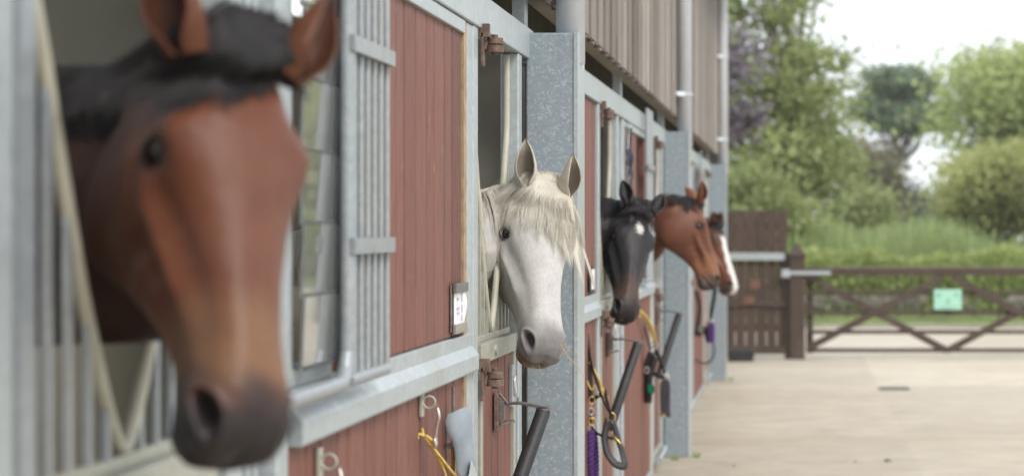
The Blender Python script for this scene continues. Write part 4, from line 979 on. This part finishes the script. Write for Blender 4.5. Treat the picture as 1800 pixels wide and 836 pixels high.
HZ = [  # the five horses in order along the row
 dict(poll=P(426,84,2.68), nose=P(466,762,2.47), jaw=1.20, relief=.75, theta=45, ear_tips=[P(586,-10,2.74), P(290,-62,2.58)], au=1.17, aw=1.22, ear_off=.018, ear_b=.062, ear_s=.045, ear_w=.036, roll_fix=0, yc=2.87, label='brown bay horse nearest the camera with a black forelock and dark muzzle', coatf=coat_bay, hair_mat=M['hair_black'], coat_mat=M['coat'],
      ears=(((-.85,.05,-.55),(.10,.9,-.6)), ((-.85,.05,.22),(.10,.55,.9))), voxel=.0045,
      forelock=dict(locks=120, per=45, len=.062, spread=1.5, side=.026, longside=.75, w0=.019, thick=.012, puff=1.3, rad=.0008, frizz=.6), mane=dict(locks=80, per=40, t0=.36, t1=.95, len=.11, rad=.0009, sgn=-1), seed=4,
      neckpts=[((-.90,2.90,1.63), .20, .085), ((-1.28,2.90,1.59), .20, .11), ((-1.62,2.87,1.40), .25, .16)]),
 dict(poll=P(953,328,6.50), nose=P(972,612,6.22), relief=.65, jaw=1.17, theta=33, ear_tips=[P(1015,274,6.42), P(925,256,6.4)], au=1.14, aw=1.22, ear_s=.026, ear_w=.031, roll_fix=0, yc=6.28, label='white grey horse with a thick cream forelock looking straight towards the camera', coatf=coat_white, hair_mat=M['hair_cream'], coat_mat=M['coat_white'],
      ears=(((-.90,.02,-.28),(.12,1,-.15)), ((-.90,.02,.16),(.12,1,.55))), voxel=.0038, whiskers=True,
      forelock=dict(locks=120, per=50, len=.20, spread=1.8, side=-.026, longside=-.22, w0=.026, thick=.018, puff=1.1, rad=.00062), mane=dict(locks=90, per=40, t1=.9, len=.26, rad=.0007, sgn=-1), seed=9,
      neckpts=[((-1.02,6.48,1.56), .150, .085), ((-1.30,6.34,1.46), .18, .11), ((-1.62,6.28,1.32), .24, .16)]),
 dict(poll=P(1124,366,9.95), nose=P(1108,547,9.62), theta=24, roll_fix=0, yc=9.87, label='black horse with a white star on its forehead behind the first pillar', coatf=coat_black, hair_mat=M['hair_black'], coat_mat=M['coat'],
      ears=(((-.86,.02,-.36),(.12,1,-.35)), ((-.86,.02,.28),(.12,1,.40))), voxel=.0050,
      forelock=dict(locks=30, per=25, len=.10, spread=1.2, side=0, w0=.018, thick=.010, rad=.0012), mane=dict(locks=40, per=25, t1=.8, len=.14, rad=.0013, sgn=-1), seed=14,
      neckpts=[((-1.02,10.0,1.58), .160, .085), ((-1.30,9.9,1.50), .19, .11), ((-1.62,9.87,1.34), .24, .16)]),
 dict(poll=P(1221,352,13.10), nose=P(1271,497,13.15), aw=1.15, au=1.15, theta=108, ear_tips=[P(1211,334,13.25), P(1234,333,13.0)], roll_fix=0, yc=13.28, label='reddish brown horse in profile between the black horse and the one with the white blaze', coatf=coat_brown, hair_mat=M['hair_black'], coat_mat=M['coat'],
      ears=(((-.80,.25,-.20),(.2,.6,-.7)), ((-.80,.25,.20),(.2,.6,.7))), voxel=.0055,
      forelock=dict(locks=20, per=20, len=.08, spread=1.2, side=0, w0=.016, thick=.010, rad=.0015), mane=dict(locks=50, per=20, t1=.8, len=.09, rad=.0015, sgn=-1), seed=19,
      neckpts=[((-1.02,13.18,1.54), .185, .09), ((-1.30,13.28,1.47), .20, .11), ((-1.62,13.28,1.32), .24, .16)]),
 dict(poll=P(1256,388,16.75), nose=P(1300,506,16.55), aw=1.1, theta=70, ear_tips=[P(1270,370,16.65), P(1255,372,16.5)], roll_fix=0, yc=16.87, label='farthest horse with a broad white blaze down its face', coatf=coat_blaze, hair_mat=M['hair_black'], coat_mat=M['coat'],
      ears=(((-.80,.25,-.20),(.2,.8,-.4)), ((-.80,.25,.20),(.2,.8,.4))), voxel=.0065,
      forelock=dict(locks=25, per=20, len=.11, spread=1.2, side=0, w0=.02, thick=.012, rad=.0018), mane=dict(locks=40, per=15, t1=.8, len=.07, rad=.0018), seed=24,
      neckpts=[((-1.05,16.85,1.48), .16, .09), ((-1.30,16.87,1.44), .20, .11), ((-1.62,16.87,1.32), .24, .16)]),
]
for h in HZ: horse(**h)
# ---------------------------------------------------------------- things hung along the fronts
# card in its metal clip on the red panel
y0, y1 = 5.405, 5.585; z1, z0 = 1.432, 1.305
cc = MB(); cc.box(XW-.004, XW+.002, y0, y1, z0, z1); cc = tag(cc.build('card_holder', M['iron'], None, bevel=.002), 'white name card in a dull metal clip frame on the red panel', 'card holder', None)
b = MB(); n_ = 14; vs = []
for i in range(n_+1):
    t = i/n_; z = z0+.018+(z1-z0-.032)*t; wst = y1-.014+.009*math.cos(t*5.5+2.6)
    for y_, xo in ((y0+.012, .006), ((y0+wst)/2, .009), (wst, .009+.005*math.sin(t*3.1))): vs.append((XW+xo, y_, z))
b.add(vs, [(3*i+j, 3*i+j+1, 3*i+j+4, 3*i+j+3) for i in range(n_) for j in range(2)])
cd_ = b.build('card', M['card'], cc); sm = cd_.modifiers.new('thick', 'SOLIDIFY'); sm.thickness = .001
b = MB(); b.box(XW+.005, XW+.017, y0-.002, y1+.004, z1-.020, z1+.006); b.build('clip', M['iron'], cc, bevel=.002)
b = MB(); b.box(XW+.005, XW+.015, y0, y1, z0-.004, z0+.022); b.box(XW+.0152, XW+.017, y0+.07, y0+.10, z0+.004, z0+.014); b.build('clip', M['steel'], cc, bevel=.002)
for (ya, yb, za, zb) in ((.10,.125,1.385,1.411),(.10,.125,1.355,1.378),(.045,.07,1.392,1.400),(.04,.075,1.366,1.373),(.045,.07,1.353,1.360),(.10,.12,1.333,1.35)):
    b = MB(); b.box(XW+.0105, XW+.0112, y0+ya, y0+yb, za, zb); b.build('print', M['ink'], cc)
# small card between the black horse's door and the first pillar
b = MB(); b.box(XW+.001, XW+.010, 8.93, 9.10, 1.30, 1.42); c2 = tag(b.build('card_holder', M['blackplastic'], None, bevel=.003), 'small black framed card on the red strip just past the first pillar', 'card holder')
b = MB(); b.box(XW+.0105, XW+.012, 8.95, 9.08, 1.315, 1.405); b.build('card', M['card'], c2)

def tie_ring(y, z, label):
    e = MB(); e.box(XW-.003, XW+.006, y-.014, y+.014, z-.032, z+.032)
    o = tag(e.build('tie_ring', M['zinc_old'], None, bevel=.002), label, 'tie ring', 'tie rings on the lower boards')
    b = MB(); b.torus((XW+.020, y, z+.004), (0,1,0), .015, .0028, 22, 8, ref=(1,0,0)); b.build('ring', M['zinc_old'], o, smooth=True)
    b = MB(); b.tube(spline([(XW+.040, y, z-.008), (XW+.046, y-.006, z-.03), (XW+.040, y-.004, z-.055), (XW+.036, y, z-.085)], 4), .0038, 8); b.torus((XW+.036, y, z-.095), (1,0,0), .011, .0035, 16, 6)
    b.build('snap_hook', M['steel'], o, smooth=True)
tie_ring(4.975, 1.150, 'tie ring with a snap hook and yellow twine on the lower red boards')
tie_ring(3.915, 1.125, 'tie ring with an empty hook under the window, closest to the camera')
def twine(lines, label, parent=None, r=.0035):
    b = MB()
    for ln in lines: b.tube(spline(ln, 6), r, 6)
    if parent: return b.build('twine', M['twine'], parent, smooth=True)
    return tag(b.build('baling_twine', M['twine'], None, smooth=True), label, 'twine')
tw0 = (XW+.038, 4.975, 1.050)
twine([[tw0, P(748,765,4.97), P(765,795,4.99), P(785,818,5.05), P(806,845,5.12), P(815,880,5.2)],
       [tw0, P(752,775,4.98), P(768,800,5.0), P(782,830,5.05), P(790,870,5.1)],
       [tw0, P(738,762,4.97), P(734,772,4.965)], [P(742,752,4.97), P(747,768,4.975), P(770,797,4.99), P(800,835,5.09)]],
      'yellow baling twine hanging from the snap hook of the tie ring', r=.0034)
# dark rod with brass tip behind the grey guard
rd = MB(); rd.tube([(XW+.018, 5.335, 1.165), (XW+.018, 5.335, 1.04)], .0045, 8); rod = tag(rd.build('hook_rod', M['iron'], None, smooth=False), 'thin dark rod standing against the red boards behind the grey plastic guard', 'rod')
rd = MB(); rd.tube([(XW+.018, 5.335, 1.039), (XW+.018, 5.335, .60)], .006, 8); rd.build('brass_shaft', M['brass'], rod)
rd = MB(); rd.box(XW+.001, XW+.03, 5.32, 5.35, 1.00, 1.012); rd.build('clip', M['iron'], rod)
# grey plastic guard
out_ = [(786,727),(800,722),(812,716),(822,714),(828,722),(829,745),(830,770),(833,800),(834,818),(829,832),(822,838),(812,836),(805,826),(802,808),(800,788),(794,770),(785,755),(782,740)]
n_ = len(out_); cx = sum(p[0] for p in out_)/n_
def gp_(px, py, d):
    Y_ = 5.30+(px-785)*.0013; q = P(px, py, Y_); q[1] += d-.010*math.sin((px-782)/52*math.pi)*2; return q
b = MB(); b.add([gp_(*p, 0) for p in out_]+[gp_(*p, .02) for p in out_]+[gp_(cx, 775, -.012)], [(i, (i+1) % n_, n_+(i+1) % n_, n_+i) for i in range(n_)]+[tuple(range(n_, 2*n_))]+[((i+1) % n_, i, 2*n_) for i in range(n_)])
gg = tag(b.build('plastic_guard', M['greyplastic'], None, bevel=.004, smooth=True), 'blue grey moulded plastic guard hanging by the post below the hinge', 'plastic guard')
b = MB(); b.add([gp_(*p, -.03) for p in ((831,806),(836,822),(842,842),(843,870),(828,870),(822,842),(828,830))]+[gp_(*p, -.01) for p in ((831,806),(836,822),(842,842),(843,870),(828,870),(822,842),(828,830))], [tuple(range(7))[::-1], tuple(range(7,14))]+[(i, (i+1) % 7, 7+(i+1) % 7, 7+i) for i in range(7)])
b.build('plastic_flap', simple('pale_grey_plastic', (.36,.39,.38), .6), gg, bevel=.003)

# fold-out rug rails on the doors
def rug_rail(yc, label):
    y = yc-.02; z = 1.03
    e = MB(); e.box(XW-.008, XW+.006, y-.03, y+.03, z-.075, z+.045); o = tag(e.build('rug_rail', M['rust'], None, bevel=.002), label, 'rug rail', 'fold-out rug rails on the doors')
    b = MB(); b.bar((XW+.006, y-.015, z+.045), (XW+.035, y, z+.005), .012, .006); b.bar((XW+.006, y, z-.055), (XW+.05, y+.015, z-.045), .03, .006); b.box(XW+.006, XW+.022, y-.012, y+.012, z-.04, z+.02)
    b.build('bracket', M['iron'], o, bevel=.0015)
    top = np.array((-.800, y-.02, z+.002)); a0 = np.array((XW+.012, y, z+.01))
    b = MB(); b.tube([a0, a0*.6+top*.4+np.array((0,0,.006))], .005, 8); b.bar(a0*.62+top*.38+np.array((0,0,.007)), top+np.array((.025,-.004,-.004)), .028, .008, up=(0,0,1)); b.torus(a0*.6+top*.4+np.array((0,0,.012)), (1,0,0), .010, .003, 14, 6)
    b.build('arm', M['iron'], o, bevel=.0015)
    b = MB(); bot = np.array((-.918, y-.24, .62)); tt = top+np.array((.002,0,-.010)); b.tube([tt, tt+(bot-tt)*.02, tt+(bot-tt)*.98, bot], [.020,.0235,.0235,.018], 18); b.build('foam_pole', M['foam'], o, smooth=True)
    b = MB(); b.cyl(top+np.array((.002,0,-.004)), tt, .0245, 18); b.build('end_cap', M['iron'], o)
    return o
rug_rail(6.26, 'black padded rug rail folded out on the white horse\'s door')
rug_rail(9.89, 'black padded rug rail folded out on the black horse\'s door')
rug_rail(13.26, 'black padded rug rail by the second pillar under the reddish brown horse')

def strap(b, pts, wd=.011, th=.003, n=6):
    p = spline(pts, n); b.tube(p, wd, 6, flat=.32, up=(0,0,1))
def buckle(c, R, par, mat='brass', n=(.35,-1,0)):
    b = MB(); b.torus(c, n, R, R*.17, 16, 6, sx=.8); b.build('buckle', M[mat], par, smooth=True)
def knotrope(pts, r, mat, par, name='lead_rope', strands=3, pitch=.06):
    p = spline(pts, 8); b = MB(); L = 0; ls = [[] for _ in range(strands)]
    for i in range(len(p)-1):
        for q in (0, .33, .66):
            c = p[i]*(1-q)+p[i+1]*q; d = p[i+1]-p[i]; ll = np.linalg.norm(d); d = d/ll; u = np.cross(d, (0,1,0)); u /= np.linalg.norm(u)+1e-9; v = np.cross(d, u); L += ll/3
            for k in range(strands):
                a = L/pitch*2*math.pi+k*2*math.pi/strands; ls[k].append(c+r*.62*(math.cos(a)*u+math.sin(a)*v))
    for l in ls: b.tube(l, r*.46, 6)
    return b.build(name, M[mat], par, smooth=True)
# head collar, purple rope and twine just past the first pillar
def Q(px, py, Y): return P(px, py, Y)
ya = 8.95
b = MB(); strap(b, [Q(1029,585,ya), Q(1034,630,ya), Q(1036,680,ya), Q(1036,705,ya)], .016); strap(b, [Q(1034,605,ya), Q(1040,640,ya-.02), Q(1052,680,ya-.03), Q(1064,710,ya-.04), Q(1074,728,ya-.04)], .010)
strap(b, [Q(1038,720,ya), Q(1040,748,ya-.01), Q(1052,762,ya-.03), Q(1068,768,ya-.05), Q(1079,770,ya-.05)], .010)
strap(b, [Q(1040,703,ya), Q(1052,695,ya-.02), Q(1064,688,ya-.03), Q(1066,700,ya-.04), Q(1074,730,ya-.05)], .009)
strap(b, [Q(1070,735,ya-.05), Q(1063,765,ya-.06), Q(1068,795,ya-.07), Q(1083,815,ya-.07), Q(1098,817,ya-.05), Q(1094,795,ya-.03), Q(1085,765,ya-.03), Q(1078,740,ya-.04)], .017)
hc = tag(b.build('head_collar', M['leather'], None, smooth=True), 'black leather head collar with brass buckles hanging just past the first pillar', 'head collar', 'head collars hung along the fronts')
for (x_, y_, R_, mt) in ((1040,703,.017,'brass'),(1039,722,.015,'steel'),(1075,733,.021,'brass'),(1066,700,.013,'brass'),(1080,768,.015,'brass'),(1052,690,.011,'brass')): buckle(Q(x_, y_, ya-.03), R_, hc, mt)
b = MB(); b.tube(spline([Q(1078,766,ya-.05), Q(1084,772,ya-.06), Q(1092,780,ya-.06)], 4), .006, 8); b.torus(Q(1040,740,ya-.02), (.3,-1,0), .016, .004, 16, 6); b.build('trigger_clip', M['brass'], hc, smooth=True)
rp = MB(); rp.torus(Q(1039,752,ya-.02), (.3,-1,0), .014, .004, 16, 6); rp = tag(rp.build('lead_rope', M['steel'], None, smooth=True), 'thick purple lead rope hanging beside the first pillar', 'lead rope', 'lead ropes hung along the fronts')
knotrope([Q(1037,756,ya-.02), Q(1037,800,ya-.02), Q(1038,860,ya), Q(1039,1000,ya)], .022, 'purple', rp, 'rope'); knotrope([Q(1043,757,ya-.01), Q(1046,800,ya-.01), Q(1046,860,ya), Q(1045,990,ya)], .018, 'purple', rp, 'rope')
twine([[Q(1028,622,ya+.02), Q(1034,634,ya), Q(1046,652,ya-.02), Q(1054,675,ya-.03), Q(1060,694,ya-.04)], [Q(1029,628,ya+.02), Q(1040,642,ya), Q(1052,664,ya-.03), Q(1062,690,ya-.04)], [Q(1030,640,ya), Q(1032,668,ya-.02), Q(1040,684,ya-.02), Q(1046,676,ya-.02)]], 'yellow baling twine tied to the head collar next to the first pillar', r=.0034)
# second head collar between the black horse and the second pillar
yb = 12.15
b = MB(); strap(b, [Q(1146,618,yb), Q(1138,640,yb), Q(1136,665,yb), Q(1138,700,yb), Q(1140,702,yb), Q(1142,660,yb-.02), Q(1152,625,yb-.02)], .022); strap(b, [Q(1150,608,yb), Q(1160,630,yb-.02), Q(1168,655,yb-.03)], .015)
strap(b, [Q(1138,650,yb), Q(1152,657,yb-.03), Q(1168,664,yb-.04)], .014); strap(b, [Q(1130,560,yb+.05), Q(1137,590,yb), Q(1144,615,yb)], .012)
h2 = tag(b.build('head_collar', M['leather'], None, smooth=True), 'dark head collar with a green tag hanging in front of the second pillar', 'head collar', 'head collars hung along the fronts')
for (x_, y_, R_) in ((1151,606,.022),(1137,650,.018),(1171,660,.020),(1166,652,.014)): buckle(Q(x_, y_, yb-.03), R_, h2, 'steel')
b = MB(); b.add([Q(1138,676,yb-.045), Q(1147,673,yb-.05), Q(1152,684,yb-.05), Q(1148,692,yb-.045), Q(1140,690,yb-.04), Q(1138,676,yb-.035), Q(1147,673,yb-.04), Q(1152,684,yb-.04), Q(1148,692,yb-.035), Q(1140,690,yb-.03)], [(0,1,2,3,4),(9,8,7,6,5)]+[(i, 5+i, 5+(i+1) % 5, (i+1) % 5) for i in range(5)]); b.build('green_tag', M['greentag'], h2, smooth=False)
r2 = MB(); r2.torus(Q(1171,664,yb-.03), (.3,-1,0), .016, .005, 14, 6); r2 = tag(r2.build('lead_rope', M['steel'], None, smooth=True), 'bundled dark grey lead rope hanging in front of the second pillar', 'lead rope', 'lead ropes hung along the fronts')
for dx in (-6, -2, 2, 5): knotrope([Q(1170,666,yb-.03), Q(1170+dx,676,yb-.03), Q(1170+dx,712,yb-.02), Q(1171+dx,728+dx,yb-.02)], .012, 'darkrope', r2, 'rope')
b = MB(); b.tube([Q(1165,722,yb), Q(1164,731,yb)], .014, 8); b.build('rope_clip', M['brass'], r2)
twine([[Q(1124,547,yb-.6), Q(1132,556,yb-.4), Q(1142,572,yb-.2), Q(1148,592,yb-.05), Q(1151,604,yb-.03)], [Q(1126,546,yb-.6), Q(1136,556,yb-.4), Q(1147,576,yb-.2), Q(1153,600,yb-.03)], [Q(1124,547,yb-.6), Q(1120,552,yb-.6), Q(1127,556,yb-.5)]], 'yellow twine running from the black horse\'s mouth to the head collar', r=.006)
# third: bridle and rope loops below the farthest horses
yc_ = 17.9
b = MB(); strap(b, [Q(1224,510,yc_), Q(1230,540,yc_), Q(1226,575,yc_), Q(1224,590,yc_)], .02); strap(b, [Q(1258,503,yc_-.05), Q(1254,530,yc_-.03), Q(1249,556,yc_), Q(1247,580,yc_)], .024)
strap(b, [Q(1224,566,yc_), Q(1234,574,yc_), Q(1246,578,yc_)], .016); strap(b, [Q(1228,590,yc_), Q(1238,578,yc_), Q(1244,600,yc_)], .02)
b.tube(spline([Q(1222,630,yc_), Q(1232,637,yc_), Q(1246,636,yc_), Q(1255,622,yc_), Q(1254,602,yc_), Q(1246,590,yc_)], 6), .009, 6)
h3 = tag(b.build('bridle', M['leather'], None, smooth=True), 'tangle of dark bridle straps with a loop hanging below the farthest horse', 'bridle', None)
for (x_, y_) in ((1232,577),(1243,556)): buckle(Q(x_, y_, yc_-.03), .024, h3, 'steel')
r3 = MB(); r3.torus(Q(1250,566,yc_-.03), (.3,-1,0), .02, .006, 14, 6); r3 = tag(r3.build('lead_rope', M['steel'], None, smooth=True), 'short purple lead rope hanging with the bridle in front of the last pillar', 'lead rope', 'lead ropes hung along the fronts')
for dx in (-3, 2): knotrope([Q(1250+dx,568,yc_-.03), Q(1251+dx,585,yc_-.03), Q(1250+dx,602,yc_-.02)], .02, 'purple', r3, 'rope')
twine([[Q(1231,497,yc_), Q(1240,503,yc_), Q(1252,508,yc_), Q(1257,520,yc_), Q(1254,530,yc_)]], 'bit of yellow twine above the bridle below the farthest horse', r=.008)
# navy webbing hung in the frame above the black horse
b = MB(); strap(b, [(XW+.02,10.78,2.02), (XW+.03,10.78,1.97), (XW+.02,10.80,1.93)], .018); strap(b, [(XW+.02,10.84,1.97), (XW+.03,10.86,1.90), (XW+.03,10.9,1.87)], .016)
tag(b.build('webbing_strap', M['navy'], None, smooth=True), 'short navy webbing strap hung in the frame above the black horse', 'strap')
# stalk of hay in the white horse's mouth
b = MB(); b.tube(spline([P(985,605,6.05), P(1000,628,6.04), P(1016,645,6.03), P(1028,662,6.0)], 4), .0012, 5); b.tube(spline([P(985,604,6.05), P(998,612,6.03), P(1008,622,6.03)], 4), .0009, 5)
tag(b.build('hay_stalk', M['straw'], None), 'thin stalk of hay sticking out of the white horse\'s mouth', 'hay stalk')

# straw and dust swept along the foot of the doors
r_s = np.random.default_rng(5); b = MB()
for i in range(420):
    x = XW+.04+abs(r_s.normal())*.35; y = r_s.uniform(9, 22); a = r_s.uniform(0, 3.14); l_ = r_s.uniform(.015, .06); q = np.array((math.cos(a), math.sin(a), 0))*l_; w_ = np.array((-math.sin(a), math.cos(a), 0))*.0015; p = np.array((x, y, .003+r_s.uniform(0,.004)))
    b.add([p-q-w_, p+q-w_, p+q+w_, p-q+w_], [(0,1,2,3)])
tag(b.build('straw_litter', M['straw'], None), 'loose straw and chaff scattered along the foot of the stable doors', 'straw', kind='stuff')
